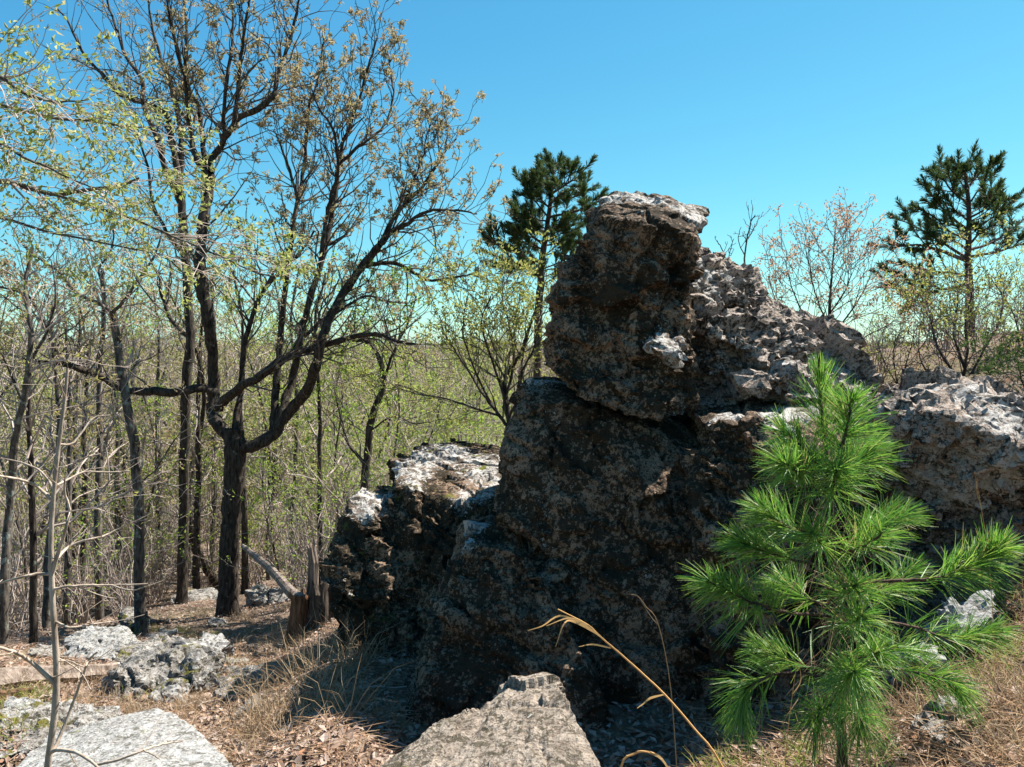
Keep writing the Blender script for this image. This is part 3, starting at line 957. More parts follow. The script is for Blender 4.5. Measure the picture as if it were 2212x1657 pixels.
traced_tree('oak_tree', 'upright dark-barked oak standing close behind the big spreading oak', 15, [(392, 1312), (395, 1200), (397, 1100), (400, 900), (405, 800), (412, 740), (406, 650), (401, 560), (396, 480), (388, 400)],
            .11, .075, [([(394, 470), (383, 367), (370, 300), (360, 250), (333, 230), (293, 217), (253, 200), (227, 167), (200, 140), (173, 103), (145, 43), (125, 20)], .07, .014, 22),
                       ([(390, 440), (357, 363), (337, 293), (310, 227), (307, 173), (273, 123), (253, 67), (233, 5), (225, -50)], .06, .014, 20),
                       ([(388, 400), (392, 300), (375, 200), (350, 130), (330, 60), (318, -20)], .06, .014, 18),
                       ([(400, 560), (360, 500), (330, 440), (320, 360), (300, 300), (290, 240)], .04, .012, 14),
                       ([(412, 735), (370, 690), (350, 640), (345, 600), (325, 560), (310, 520)], .045, .014, 14)],
            'dark_bark', 'oak_twig', 'oak_bud', 102, 5, .8, (.04, .085), (.016, .034), 6, (.6, 1.3), .5)
traced_tree('slender_tree', 'slender leaning tree forking widely, left of the upright dark oak', 11, [(305, 1378), (303, 1300), (300, 1200), (300, 1100), (290, 960), (270, 850), (256, 760), (246, 690), (243, 672)],
            .085, .05, [([(243, 675), (213, 655), (167, 635), (147, 612), (130, 590), (100, 569), (60, 540), (30, 500)], .032, .010, 13), ([(243, 675), (267, 652), (300, 602), (333, 552), (350, 500)], .03, .010, 12),
                        ([(225, 662), (222, 620), (215, 580), (240, 540), (245, 480), (230, 430)], .02, .008, 12),
                        ([(268, 840), (290, 790), (330, 770), (365, 750)], .016, .006, 7), ([(297, 1050), (340, 1010), (370, 960), (395, 930)], .014, .006, 7)],
            'grey_bark', 'twig_bark', 'oak_bud', 103, 3, .6, cnt=16, Lr=(.5, 1.1))
traced_tree('slender_tree', 'slim crooked tree with bare top near the end of the fallen log', 9, [(6, 1400), (8, 1290), (15, 1150), (22, 1085), (33, 952), (50, 869), (62, 785), (66, 700), (55, 620), (70, 540)],
            .06, .02, [([(50, 869), (20, 800), (0, 760)], .02, .008, 8), ([(62, 785), (100, 720), (120, 640), (110, 560)], .02, .007, 10)], 'grey_bark', 'twig_bark', 'forest_leaf', 104, 3, .5, cnt=22, Lr=(.5, 1.1))
traced_tree('slender_tree', 'thin straight lichen-grey tree right behind the angular white stone', 14, [(213, 1358), (214, 1250), (212, 1100), (216, 950), (214, 800), (225, 680), (220, 580)],
            .085, .03, [], 'grey_bark', 'twig_bark', 'forest_leaf', 105, 3, .6, cnt=26, Lr=(.7, 1.5), t0=.35)
traced_tree('slender_tree', 'young dark tree with fresh green leaves behind the stepped mossy block', 13, [(785, 1120), (788, 1034), (795, 977), (798, 927), (812, 877), (825, 844), (828, 811), (818, 771), (800, 740), (760, 735)],
            .075, .03, [([(786, 1000), (752, 958), (740, 917), (730, 877), (720, 830)], .03, .01, 10), ([(826, 830), (850, 760), (880, 700), (900, 640)], .03, .008, 12), ([(800, 930), (850, 900), (900, 915), (960, 905)], .02, .007, 8)],
            'dark_bark', 'green_twig', 'green_leaf', 106, 4, .8, (.05, .09), (.03, .05), cnt=14, Lr=(.6, 1.3))
for k, (x0, y0, d, x1, lab) in enumerate([
        (143, 1372, 13, 150, 'thin pale-barked tree in the cluster left of the angular white stone'),
        (180, 1352, 16, 182, 'slim tree with a faint lean in the trunk cluster behind the white stone'),
        (100, 1345, 12, 128, 'slim tree leaning right beyond the small grey stone'),
        (73, 1400, 9.5, 66, 'very thin sapling above the fallen log'),
        (258, 1308, 18, 255, 'straight dark tree beyond the upright grey stone'),
        (424, 1285, 18, 428, 'thin straight tree between the two dark oaks'),
        (458, 1275, 20, 462, 'thin dark tree just left of the big oak trunk'),
        (530, 1275, 18, 520, 'thin dark tree just right of the big oak trunk'),
        (632, 1265, 20, 640, 'thin tree behind the leaning dead branch'),
        (692, 1280, 14, 690, 'dark tree right behind the dead snag'),
        (345, 1300, 20, 340, 'slender tree right of the forked leaning tree'),
        (160, 1300, 22, 162, 'distant straight tree in the trunk cluster behind the white stone'),
        (585, 1265, 22, 600, 'slender tree leaning right beyond the ledge stones')]):
    r = random.Random(k)
    traced_tree('slender_tree', lab, d, [(x0, y0 + 12), (x0 + r.uniform(-3, 3), y0 - 120), ((x0 + x1) / 2 + r.uniform(-5, 5), y0 - 280), (x1, y0 - 430), (x1 + r.uniform(-14, 14), y0 - 580), (x1 + r.uniform(-20, 20), y0 - 690)],
                mpp(d) * r.uniform(7.5, 10), .018, [], ['grey_bark', 'dark_bark'][k % 2], 'twig_bark', 'forest_leaf', 300 + k, 3, .65, (.05, .10), (.025, .05), cnt=24, Lr=(.7, 1.7), t0=.35)

# green shrub behind the outcrop's left shoulder
traced_tree('shrub', 'multi-stemmed shrub with yellow-green leaves behind the dark outcrop face', 8.2, [(1106, 1020), (1103, 935), (1095, 877), (1090, 827), (1098, 800), (1122, 770), (1140, 720), (1160, 660), (1170, 620)],
            .04, .010, [([(1102, 931), (1080, 898), (1050, 860), (1015, 807), (988, 764), (960, 720), (950, 680)], .022, .006, 16), ([(1095, 877), (1070, 800), (1050, 740), (1040, 690), (1060, 640)], .018, .006, 16),
                        ([(1100, 900), (1122, 850), (1128, 800), (1150, 760), (1165, 700)], .016, .006, 14), ([(1080, 898), (1020, 880), (960, 860), (900, 850), (850, 835)], .014, .005, 14),
                        ([(1092, 860), (1110, 780), (1100, 700), (1085, 640), (1100, 590)], .018, .006, 16), ([(1060, 870), (1010, 760), (1000, 700), (1010, 640)], .014, .005, 12)],
            'dark_bark', 'green_twig', 'shrub_leaf', 120, 5, .9, (.03, .06), (.016, .03), cnt=20, Lr=(.35, .85), cat='shrub', dens=4.0)

# leafy tree whose boughs reach in from beyond the left edge
traced_tree('leafy_tree', 'tree with thin sweeping boughs and fresh yellow-green leaves in front of the oaks', 6.5, [(-330, 1500), (-320, 1200), (-310, 900), (-300, 600), (-290, 450), (-270, 250), (-260, 50), (-250, -200)],
            .11, .04, [([(-300, 500), (-150, 420), (0, 392), (60, 406), (120, 420), (170, 412), (210, 407), (265, 398), (300, 385)], .03, .008, 22),
                       ([(120, 420), (220, 452), (300, 478), (360, 505), (420, 530), (490, 560), (560, 590), (620, 600)], .013, .005, 24),
                       ([(-290, 430), (-150, 250), (-60, 180), (0, 167), (33, 190), (80, 213), (133, 219), (190, 215)], .024, .005, 24),
                       ([(-290, 460), (-100, 260), (0, 230), (53, 240), (133, 257), (200, 260), (267, 273), (317, 275)], .022, .005, 26),
                       ([(-290, 470), (-100, 300), (0, 310), (50, 340), (100, 360), (160, 390), (220, 410)], .016, .005, 20),
                       ([(265, 398), (290, 370), (310, 345), (330, 318)], .010, .004, 6),
                       ([(-300, 560), (-100, 470), (0, 470), (100, 500), (200, 520), (300, 540), (400, 560)], .018, .005, 22)],
            'grey_bark', 'twig_bark', 'fresh_leaf', 130, 6, .6, (.03, .075), (.014, .034), cnt=6, Lr=(.3, .75), t0=.1, dens=4.4, up=.0, bias=(.15, 0, -.05), droop=.4, jit=.16)

# right-hand shrubs and saplings
traced_tree('shrub', 'airy shrub with reddish buds rising behind the sloping slab', 9, [(1785, 900), (1782, 780), (1790, 700), (1795, 620), (1800, 550), (1805, 495)],
            .022, .006, [([(1784, 760), (1740, 690), (1710, 620), (1695, 560)], .012, .004, 14), ([(1786, 740), (1840, 670), (1870, 620), (1890, 570)], .012, .004, 14), ([(1784, 780), (1720, 720), (1680, 660), (1660, 600)], .010, .004, 12),
                         ([(1785, 790), (1850, 740), (1900, 710), (1940, 690)], .010, .004, 12), ([(1788, 700), (1760, 630), (1750, 580), (1740, 540)], .010, .004, 12), ([(1790, 680), (1830, 620), (1840, 570)], .010, .004, 12)],
            'dark_bark', 'red_twig', 'red_bud', 140, 5, .85, (.022, .045), (.012, .022), cnt=22, Lr=(.35, .8), cat='shrub', dens=4.2, jit=.2)
traced_tree('sapling', 'bare twig-like sapling sticking up above the sloping slab', 8.5, [(1600, 720), (1603, 600), (1607, 570), (1613, 520), (1622, 480), (1632, 465)], .014, .005,
            [([(1613, 520), (1632, 490), (1642, 462)], .006, .003, 3), ([(1608, 550), (1595, 520), (1600, 490)], .006, .003, 3)], 'dark_bark', 'oak_twig', 'red_bud', 141, 1, .4, (.015, .03), (.008, .014), cnt=5, Lr=(.1, .25), t0=.55, lvl=1, cat='sapling')
traced_tree('sapling', 'short forked bare sapling beside the taller one above the slab', 8.5, [(1580, 720), (1572, 590), (1570, 565), (1560, 540), (1550, 520)], .009, .004,
            [([(1570, 565), (1578, 540), (1585, 516)], .005, .003, 3)], 'dark_bark', 'oak_twig', None, 142, cnt=3, Lr=(.08, .15), t0=.6, lvl=1, cat='sapling')
traced_tree('shrub', 'tangled brown brush with sparse yellow leaves below the right-hand pine', 8.2, [(2085, 930), (2080, 840), (2090, 760), (2085, 700), (2100, 630)], .02, .007,
            [([(2080, 830), (2030, 760), (2010, 690), (2000, 640)], .014, .004, 22), ([(2085, 830), (2130, 750), (2160, 690), (2170, 620)], .014, .004, 22), ([(2080, 840), (2000, 800), (1985, 740), (1990, 690)], .012, .004, 18),
             ([(2090, 840), (2180, 780), (2215, 700), (2230, 640)], .012, .004, 20), ([(2085, 800), (2060, 720), (2070, 640), (2055, 590)], .014, .004, 22), ([(2150, 850), (2200, 760), (2190, 680), (2140, 600)], .012, .004, 20)],
            'dark_bark', 'red_twig', 'shrub_leaf', 143, 4, .75, (.03, .055), (.014, .026), cnt=16, Lr=(.4, .8), cat='shrub', dens=3.4, jit=.34)
traced_tree('shrub', 'thin bare brush in the gap between slab and pale boulder', 8.6, [(1945, 930), (1940, 840), (1930, 780), (1935, 720)], .010, .004,
            [([(1942, 840), (1960, 780), (1975, 720)], .008, .003, 9), ([(1942, 840), (1910, 780), (1895, 740)], .008, .003, 9)], 'dark_bark', 'oak_twig', 'red_bud', 144, 2, .3, (.015, .03), (.008, .016), cnt=9, Lr=(.25, .5), cat='shrub', dens=2.6, jit=.3)
traced_tree('shrub', 'dark evergreen bush at the far end of the pale boulder', 6.5, [(2260, 960), (2250, 870), (2240, 800), (2235, 750)], .02, .006,
            [([(2255, 900), (2215, 840), (2200, 790)], .01, .004, 14), ([(2255, 900), (2290, 830), (2300, 760)], .01, .004, 12)], 'dark_bark', 'green_twig', 'evergreen_leaf', 145, 6, 1, (.03, .06), (.012, .02), cnt=14, Lr=(.2, .45), cat='shrub', dens=4)


# ------------------------------------------------------------------ pines
def pine_branch(root, base, pts, r0, r1, rng, bark, needle, nneed, nL, nw, cone, start=.4, droop=.12, name='branch', sub=0, subL=(.2, .4), tipshort=.45):
    m = MB()
    rad = np.linspace(r0, r1, len(pts))
    m.tube(pts, rad, 6)
    nm = MB()

    def dress(pp, n, st):
        seg = np.linalg.norm(np.diff(pp, axis=0), axis=1)
        cum = np.concatenate([[0], np.cumsum(seg)])
        t = (st + (1 - st) * rng.random(n) ** .6) * cum[-1]
        i = np.clip(np.searchsorted(cum, t) - 1, 0, len(seg) - 1)
        f = ((t - cum[i]) / seg[i])[:, None]
        P = pp[i] * (1 - f) + pp[i + 1] * f
        D = (pp[i + 1] - pp[i]) / seg[i][:, None]
        rd = rng.normal(0, 1, (n, 3))
        rd -= D * (rd * D).sum(1)[:, None]
        rd /= np.linalg.norm(rd, axis=1)[:, None]
        tt = t / cum[-1]
        a = np.clip(rng.normal(cone, .26, n), .12, 1.8) * np.clip(1.2 - .6 * tt, .3, 1)
        d = D * np.cos(a)[:, None] + rd * np.sin(a)[:, None]
        d[:, 2] += .12
        ln = rng.uniform(*nL, n) * np.where(tt > .7, 1 - (tt - .7) / .3 * tipshort, 1)
        P = np.repeat(P, 3, 0)
        d = np.repeat(d, 3, 0) + rng.normal(0, .07, (n * 3, 3))
        d /= np.linalg.norm(d, axis=1)[:, None]
        ln = np.repeat(ln, 3) * rng.uniform(.88, 1.05, n * 3)
        nm.needles(P, d, ln, nw, droop * rng.uniform(.2, 2.2, (n * 3, 1)), rng)

    nneed = nneed // 3
    dress(pts, nneed, start)
    for s in range(sub):
        i = int(rng.uniform(.35, .95) * (len(pts) - 2))
        dd = nrm(pts[i + 1] - pts[i])
        side = nrm(np.cross(dd, rng.normal(0, 1, 3)))
        nd = nrm(dd * .75 + side * .7 + np.array((0, 0, .25)))
        L = rng.uniform(*subL)
        q = np.array([pts[i] + nd * L * f + np.array((0, 0, 1)) * L * .18 * f * f for f in np.linspace(0, 1, 5)])
        m.tube(q, np.linspace(rad[i] * .6, r1 * .8, 5), 4)
        dress(q, int(nneed * .75), .3)
    b = m.build(name, bark, root, True, base)
    o = nm.build('needles', needle, b, False, base)
    tag(o, kind='stuff')
    return b


rng = np.random.default_rng(55)
PD = 2.8
base = W(1822, 1690, PD)
base[2] = G1(base[0], base[1]) - .03
sap = thing('young_pine', 'bright green young pine with long needles in front of the dark outcrop', 'pine', base)
pts = smooth_path([base, W(1818, 1600, PD), W(1808, 1480, PD), W(1798, 1360, PD), W(1795, 1260, PD), W(1797, 1160, PD), W(1792, 1060, PD)], 4)
m = MB()
m.tube(pts, np.linspace(.020, .011, len(pts)) * (1 + rng.normal(0, .04, len(pts))), 9)
m.build('trunk', 'pine_bark', sap, True, base)
SH = [
    # shoot points (x, y, depth offset), radius, needles, cone, start, droop
    ([(1793, 1060, 0), (1785, 980, 0), (1775, 890, 0), (1770, 815, 0), (1770, 790, 0)], .009, 420, .55, .05, .02),
    ([(1793, 1060, 0), (1812, 990, -.06), (1830, 920, -.1), (1841, 862, -.12)], .007, 520, 1.0, .1, .06),
    ([(1792, 1050, 0), (1760, 995, -.02), (1722, 955, -.03), (1690, 930, -.04)], .006, 420, .85, .15, .1),
    ([(1793, 1070, 0), (1750, 1040, -.10), (1715, 1015, -.17), (1690, 1000, -.2)], .006, 420, .85, .2, .12),
    ([(1793, 1060, 0), (1835, 1010, .08), (1865, 985, .12), (1885, 965, .15)], .006, 400, .85, .2, .1),
    ([(1795, 1090, 0), (1800, 1050, -.12), (1806, 1010, -.2)], .006, 380, 1.1, .2, .16),
    ([(1797, 1180, 0), (1745, 1160, .05), (1690, 1130, .08), (1645, 1100, .1)], .006, 400, .8, .25, .12),
    ([(1797, 1225, 0), (1720, 1210, -.08), (1650, 1190, -.12), (1600, 1172, -.15)], .006, 420, .75, .25, .12),
    ([(1797, 1160, 0), (1850, 1145, .08), (1905, 1130, .12), (1955, 1115, .15)], .006, 420, .8, .3, .12),
    ([(1797, 1200, 0), (1840, 1190, -.12), (1880, 1172, -.2), (1905, 1150, -.25)], .006, 380, .9, .25, .15),
    ([(1797, 1190, 0), (1770, 1170, -.14), (1752, 1150, -.22)], .005, 320, 1.0, .2, .18),
    ([(1797, 1330, 0), (1730, 1325, -.15), (1654, 1312, -.25), (1590, 1285, -.3), (1530, 1255, -.33)], .007, 680, .95, .38, .16),
    ([(1797, 1265, 0), (1880, 1258, -.05), (1960, 1254, -.1), (2030, 1246, -.14), (2105, 1218, -.17), (2165, 1180, -.2)], .008, 800, .95, .42, .14),
    ([(1797, 1300, 0), (1830, 1280, -.15), (1850, 1262, -.25)], .005, 300, 1.0, .2, .16),
    ([(1797, 1340, 0), (1835, 1345, -.18), (1862, 1330, -.3)], .005, 330, 1.1, .25, .2),
    ([(1797, 1310, 0), (1740, 1290, .15), (1690, 1260, .25)], .005, 320, .85, .25, .12),
    ([(1797, 1290, 0), (1860, 1290, .15), (1920, 1270, .25), (1975, 1230, .3)], .006, 380, .85, .3, .14),
    ([(1808, 1480, 0), (1740, 1455, -.06), (1670, 1458, -.1), (1612, 1490, -.13), (1598, 1550, -.14)], .006, 520, .75, .45, .25),
    ([(1808, 1490, 0), (1830, 1468, -.2), (1845, 1448, -.32)], .006, 480, 1.35, .2, .5),
    ([(1812, 1530, 0), (1840, 1535, -.14), (1862, 1560, -.22)], .005, 300, 1.1, .2, .5),
    ([(1810, 1520, 0), (1780, 1530, -.12), (1755, 1560, -.18)], .005, 240, 1.1, .2, .5),
    ([(1802, 1420, 0), (1880, 1350, .05), (1968, 1352, .08), (2035, 1376, .1), (2110, 1372, .12), (2160, 1360, .12)], .006, 560, .8, .4, .18),
    ([(1805, 1440, 0), (1880, 1440, -.08), (1960, 1450, -.14), (2040, 1468, -.18), (2070, 1490, -.2)], .005, 420, .8, .45, .22),
    ([(1804, 1430, 0), (1750, 1440, .15), (1690, 1420, .2), (1640, 1400, .25)], .005, 330, .8, .35, .18),
    ([(1800, 1400, 0), (1845, 1420, -.14), (1900, 1410, -.22)], .005, 300, .95, .3, .22),
    ([(1806, 1460, 0), (1860, 1430, .12), (1930, 1400, .2), (1990, 1410, .25)], .005, 360, .85, .35, .2),
]
for tr, r, nn, cone, st, dr in SH:
    q = smooth_path([W(x, y, PD + o) for x, y, o in tr], 4)
    q[1:-1] += rng.normal(0, .002, (len(q) - 2, 3))
    pine_branch(sap, base, q, r, .0035, rng, 'pine_bark', 'pine_needle', int(nn * rng.uniform(.65, 1.1)), (.12, .205), .0025, cone * 1.25, st * .85 + .12 * (st > .08), dr * .8, tipshort=.75 if st < .08 else .4)
for y in (1130, 1240, 1320, 1420, 1500):
    p = W(1800, y, PD)
    m = MB()
    n = 60
    D = np.stack([rng.normal(0, .6, n), rng.normal(0, .6, n), rng.normal(-.6, .3, n)], 1)
    D /= np.linalg.norm(D, axis=1)[:, None]
    m.needles(p + rng.normal(0, 1, (n, 3)) * (.05, .05, .03), D, rng.uniform(.09, .16, n), .0022, .2, rng)
    tag(m.build('dead_needles', 'fallen_needle', sap, False, base), kind='stuff')
for x, y, o, l in ((1770, 792, 0, .045), (1842, 862, -.12, .04), (1850, 868, -.12, .025)):
    p = W(x, y, PD + o)
    m = MB()
    m.tube([p, p + (0, 0, l * .5), p + (.002, 0, l)], [.006, .0055, .002], 6)
    m.build('bud', 'rotten_wood', sap, True, base)


def big_pine(label, d, trunk, r0, r1, brs, seed, nn=90, nL=(.10, .17), nw=.0075, sub=5, subL=(.2, .45), extra=0, ys=(400, 600), wide=.9):
    rng = np.random.default_rng(seed)
    pts = limb_pts(trunk, d, rng, .05)
    base = pts[0].copy()
    base[2] = G1(base[0], base[1]) - .1
    pts = np.vstack([base, pts])
    root = thing('pine_tree', label, 'pine', base)
    m = MB()
    m.tube(pts, np.linspace(r0, r1, len(pts)), 8)
    m.build('trunk', 'pine_bark', root, True, base)
    for e in range(extra):
        y = rng.uniform(*ys)
        i = int(np.argmin(np.abs(pts[:, 2] - W(0, y, d)[2])))
        a = rng.uniform(0, 6.28)
        Lb = (.25 + .75 * (y - ys[0]) / (ys[1] - ys[0])) * rng.uniform(.6, 1.0) * wide
        dr = np.array((math.cos(a), math.sin(a), .25))
        q = smooth_path([pts[i] + dr * Lb * f + np.array((0, 0, .22)) * Lb * f * f for f in (0, .35, .7, 1)], 3)
        pine_branch(root, base, q, .006 + .01 * Lb, .005, rng, 'pine_bark', 'pine_needle_dark', nn, nL, nw, .8, .4, .05, 'branch', 3, subL)
    for tr in brs:
        q = limb_pts(tr, d, rng, .1, rng.uniform(-1.2, 1.2), .003)
        Lb = np.linalg.norm(q[-1] - q[0])
        pine_branch(root, base, q, .008 + .013 * Lb, .005, rng, 'pine_bark', 'pine_needle_dark', nn, nL, nw, .75, .5, .05, 'branch', max(3, int(sub * (.5 + Lb * .55))), subL)
    return root


big_pine('dark open-crowned pine standing alone above the tangled brush', 13, [(2094, 900), (2094, 700), (2093, 587), (2090, 559), (2094, 497), (2091, 427), (2088, 390), (2083, 365)], .085, .015, [
    [(2092, 565), (2040, 545), (1990, 530), (1940, 530), (1902, 515)], [(2092, 560), (2030, 520), (1980, 490), (1945, 462)], [(2093, 520), (2050, 500), (2020, 470), (1985, 450)],
    [(2094, 500), (2050, 465), (2020, 430), (1998, 390)], [(2091, 440), (2060, 415), (2040, 390), (2028, 375)], [(2089, 410), (2072, 388), (2064, 374)],
    [(2093, 500), (2130, 480), (2165, 450), (2172, 428)], [(2093, 540), (2140, 525), (2180, 500), (2215, 470)], [(2092, 555), (2150, 545), (2200, 530), (2250, 520)],
    [(2091, 440), (2115, 410), (2130, 385), (2135, 365)], [(2088, 410), (2104, 388), (2112, 370)], [(2094, 610), (2040, 625), (2000, 612), (1945, 604), (1905, 612)],
    [(2000, 612), (1980, 640), (1955, 662)], [(2094, 600), (2060, 590), (2010, 585), (1960, 575), (1915, 565)], [(2094, 470), (2130, 450), (2150, 430)],
    [(2094, 480), (2060, 450), (2045, 425)], [(2088, 385), (2084, 370), (2083, 358)], [(2093, 530), (2120, 500), (2150, 485)], [(2093, 540), (2060, 520), (2030, 505)]], 61, 200, sub=9, extra=8, ys=(380, 540), wide=.9)
big_pine('dense rounded pine rising behind the left shoulder of the rock head', 13, [(1160, 1000), (1163, 700), (1168, 600), (1173, 540), (1184, 480), (1190, 420), (1194, 390), (1196, 368)], .08, .015, [
    [(1170, 590), (1120, 570), (1080, 555), (1040, 540)], [(1172, 570), (1110, 545), (1060, 520), (1035, 500)], [(1175, 530), (1140, 500), (1120, 470), (1112, 440)], [(1185, 470), (1160, 440), (1140, 415), (1128, 385)],
    [(1190, 420), (1170, 395), (1160, 375)], [(1190, 410), (1182, 385), (1178, 368)], [(1192, 410), (1208, 388), (1216, 372)], [(1190, 420), (1220, 400), (1245, 385), (1258, 385)], [(1187, 450), (1230, 430), (1262, 415), (1280, 408)],
    [(1185, 470), (1230, 460), (1265, 450), (1285, 440)], [(1180, 500), (1220, 490), (1255, 480), (1275, 470)], [(1176, 530), (1210, 525), (1240, 510)], [(1185, 480), (1150, 470), (1130, 455)],
    [(1170, 585), (1200, 580), (1225, 570)], [(1172, 560), (1140, 570), (1100, 580), (1060, 575)], [(1194, 385), (1195, 372), (1196, 360)], [(1188, 440), (1210, 420), (1230, 410)], [(1180, 505), (1160, 490), (1145, 480)],
    [(1188, 450), (1165, 430), (1150, 405)]], 62, 230, sub=7, extra=30, ys=(375, 620), wide=.95)

# ------------------------------------------------------------------ bare sapling in the foreground
rng = np.random.default_rng(77)
SD = 1.75
pts = smooth_path([W(92, 1990, SD), W(98, 1760, SD), (W(103, 1657, SD)), W(118, 1540, SD), W(122, 1440, SD), W(114, 1300, SD), W(110, 1180, SD), W(115, 1080, SD), W(127, 960, SD), W(140, 860, SD), W(146, 795, SD)], 4)
base = pts[0].copy()
base[2] = G1(base[0], base[1]) - .03
pts = np.vstack([base, pts])
sp_ = thing('bare_sapling', 'thin leafless beige sapling standing in front of the flat white boulder', 'sapling', base)
m = MB()
rad = np.linspace(.0095, .003, len(pts)) * (1 + .10 * (rng.random(len(pts)) > .8))
m.tube(pts, rad, 8)
m.build('stem', 'sapling_bark', sp_, True, base)
for tr, r in [([(107, 1625), (130, 1620), (170, 1628), (205, 1652), (225, 1672)], .005), ([(205, 1652), (260, 1640), (310, 1620), (350, 1608), (395, 1600)], .0035), ([(310, 1620), (330, 1630), (345, 1640)], .002),
              ([(122, 1480), (90, 1450), (60, 1425), (30, 1408), (-20, 1395)], .006), ([(105, 1640), (130, 1590), (165, 1500), (190, 1430), (208, 1410)], .0045), ([(190, 1430), (180, 1440), (150, 1428), (128, 1428)], .002),
              ([(120, 1210), (150, 1180), (190, 1165), (220, 1160)], .004), ([(220, 1160), (250, 1145), (280, 1130)], .0025), ([(117, 1272), (150, 1266), (200, 1264), (240, 1264), (320, 1262)], .0035), ([(240, 1264), (280, 1275), (310, 1270)], .002),
              ([(116, 1240), (80, 1240), (40, 1248), (0, 1260), (-30, 1268)], .004), ([(110, 1080), (80, 1050), (40, 1035), (0, 1028), (-30, 1020)], .004), ([(118, 1060), (90, 1020), (50, 1000), (0, 990)], .003), ([(126, 960), (160, 955), (200, 905), (238, 897)], .003),
              ([(115, 1050), (140, 1040), (180, 1020), (240, 1020), (280, 1018)], .003), ([(114, 1340), (150, 1355), (190, 1350), (240, 1342)], .003), ([(112, 1240), (130, 1180), (145, 1130), (152, 1105)], .005),
              ([(152, 1105), (140, 1060), (142, 1020)], .003), ([(140, 860), (130, 830), (122, 810)], .002), ([(123, 1420), (160, 1440), (180, 1460), (195, 1490)], .002)]:
    q = limb_pts(tr, SD, rng, .06, rng.uniform(-.15, .15), .003)
    m = MB()
    m.tube(q, np.linspace(r, max(.0012, r * .5), len(q)), 6)
    for s in range(2):
        i = rng.integers(2, len(q) - 1)
        tt = []
        grow(m, tt, q[i], nrm(q[i] - q[i - 1]) + rng.normal(0, .6, 3), rng.uniform(.04, .12), r * .35, 0, rng, step=.03, jit=.08, minr=.0008)
    m.build('twig', 'sapling_bark', sp_, True, base)


# ------------------------------------------------------------------ dead wood
def barrel(name, pts, rad, k, mat, parent, base, jag=0.0, seed=0, rough=.08):
    rng = np.random.default_rng(seed)
    pts = np.asarray(pts)
    n = len(pts)
    th = np.arange(k) * 2 * math.pi / k
    R = np.asarray(rad)[:, None] * (1 + rough * np.sin(th * 4 + 1)[None] + rough * .7 * np.sin(th * 7 + 2)[None] + rng.normal(0, rough * .4, (n, k)))
    m = MB()
    m.tube(pts, R, k)
    if jag:
        v = m.v[0].reshape(n, k, 3)
        pr = rng.uniform(0, 1, k) ** 2
        pr = np.maximum(pr, np.roll(pr, 1) * .6)
        ax = nrm(pts[-1] - pts[-2])
        v[-1] += ax * (pr * jag)[:, None]
        v[-2] += ax * (pr * jag * .45)[:, None]
        inner = v[-1] * .55 + pts[-1] * .45 - ax * jag * .6
        m.v[0] = np.vstack([v.reshape(-1, 3), inner])
        a = (n - 1) * k + np.arange(k)
        b = (n - 1) * k + (np.arange(k) + 1) % k
        m.f[0] = np.vstack([m.f[0], np.stack([a, b, b + k, a + k], 1)])
        m.n += k
        c = n * k
        m.f[0] = np.vstack([m.f[0], [[c + q, c + (q + 1), c + (k - 2 - q), c + (k - 1 - q)] for q in range(k // 2 - 1)]])
    else:
        for row in (0, n - 1):
            c = row * k
            m.f[0] = np.vstack([m.f[0], [[c + q, c + (q + 1), c + (k - 2 - q), c + (k - 1 - q)] for q in range(k // 2 - 1)]])
    return m.build(name, mat, parent, False, base)


b0 = W(650, 1400, 9.3)
b0[2] = G1(b0[0], b0[1]) - .05
st = thing('dead_snag', 'broken reddish-brown dead snag with a splintered pale spike beside the mossy block', 'stump', b0)
barrel('trunk', [b0, W(652, 1360, 9.3), W(655, 1330, 9.3), W(657, 1305, 9.3), W(655, 1290, 9.3)], [.19, .155, .14, .135, .13], 30, 'rotten_wood', st, b0, .16, 5, .10)
barrel('spike', [W(672, 1320, 9.4), W(676, 1270, 9.4), W(678, 1220, 9.4), W(674, 1190, 9.4)], [.085, .06, .05, .04], 22, 'dead_wood', st, b0, .14, 8, .16)
b0 = W(690, 1400, 9.2)
b0[2] = G1(b0[0], b0[1]) - .05
st2 = thing('dead_snag', 'dark-barked stump between the pale snag and the mossy block', 'stump', b0)
barrel('trunk', [b0, W(694, 1350, 9.2), W(697, 1310, 9.2), W(698, 1280, 9.2)], [.2, .16, .14, .13], 28, 'dark_bark', st2, b0, .2, 12, .12)
b0 = W(640, 1300, 9.2)
l = thing('fallen_branch', 'weathered dead branch leaning from the snag towards the oak', 'branch', W(525, 1180, 11.4))
lo2 = np.array(l.location)
barrel('stem', smooth_path([W(655, 1300, 9.3), W(630, 1280, 9.5), (W(590, 1235, 10.2)), W(550, 1200, 10.9), W(525, 1180, 11.4)], 3), np.linspace(.085, .035, 13), 10, 'dead_wood', l, lo2, 0, 6, .08)
q1, q2 = W(-60, 1490, 6.2), W(255, 1440, 7.4)
lg = thing('fallen_log', 'bleached fallen log lying across the leaf litter behind the bare sapling', 'log', (q1[0], q1[1], G1(q1[0], q1[1])))
pp = [q1 * (1 - t) + q2 * t for t in np.linspace(0, 1, 9)]
for p in pp:
    p[2] = G1(p[0], p[1]) + .06
barrel('stem', pp, np.linspace(.11, .07, 9), 12, 'dead_wood', lg, np.array(lg.location), 0, 9, .10)
q1, q2 = W(-30, 1520, 5.9), W(70, 1498, 6.1)
lg2 = thing('fallen_log', 'short rotten red-brown log lying beneath the bleached one', 'log', (q1[0], q1[1], G1(q1[0], q1[1])))
pp = [q1 * (1 - t) + q2 * t for t in np.linspace(0, 1, 6)]
for p in pp:
    p[2] = G1(p[0], p[1]) + .04
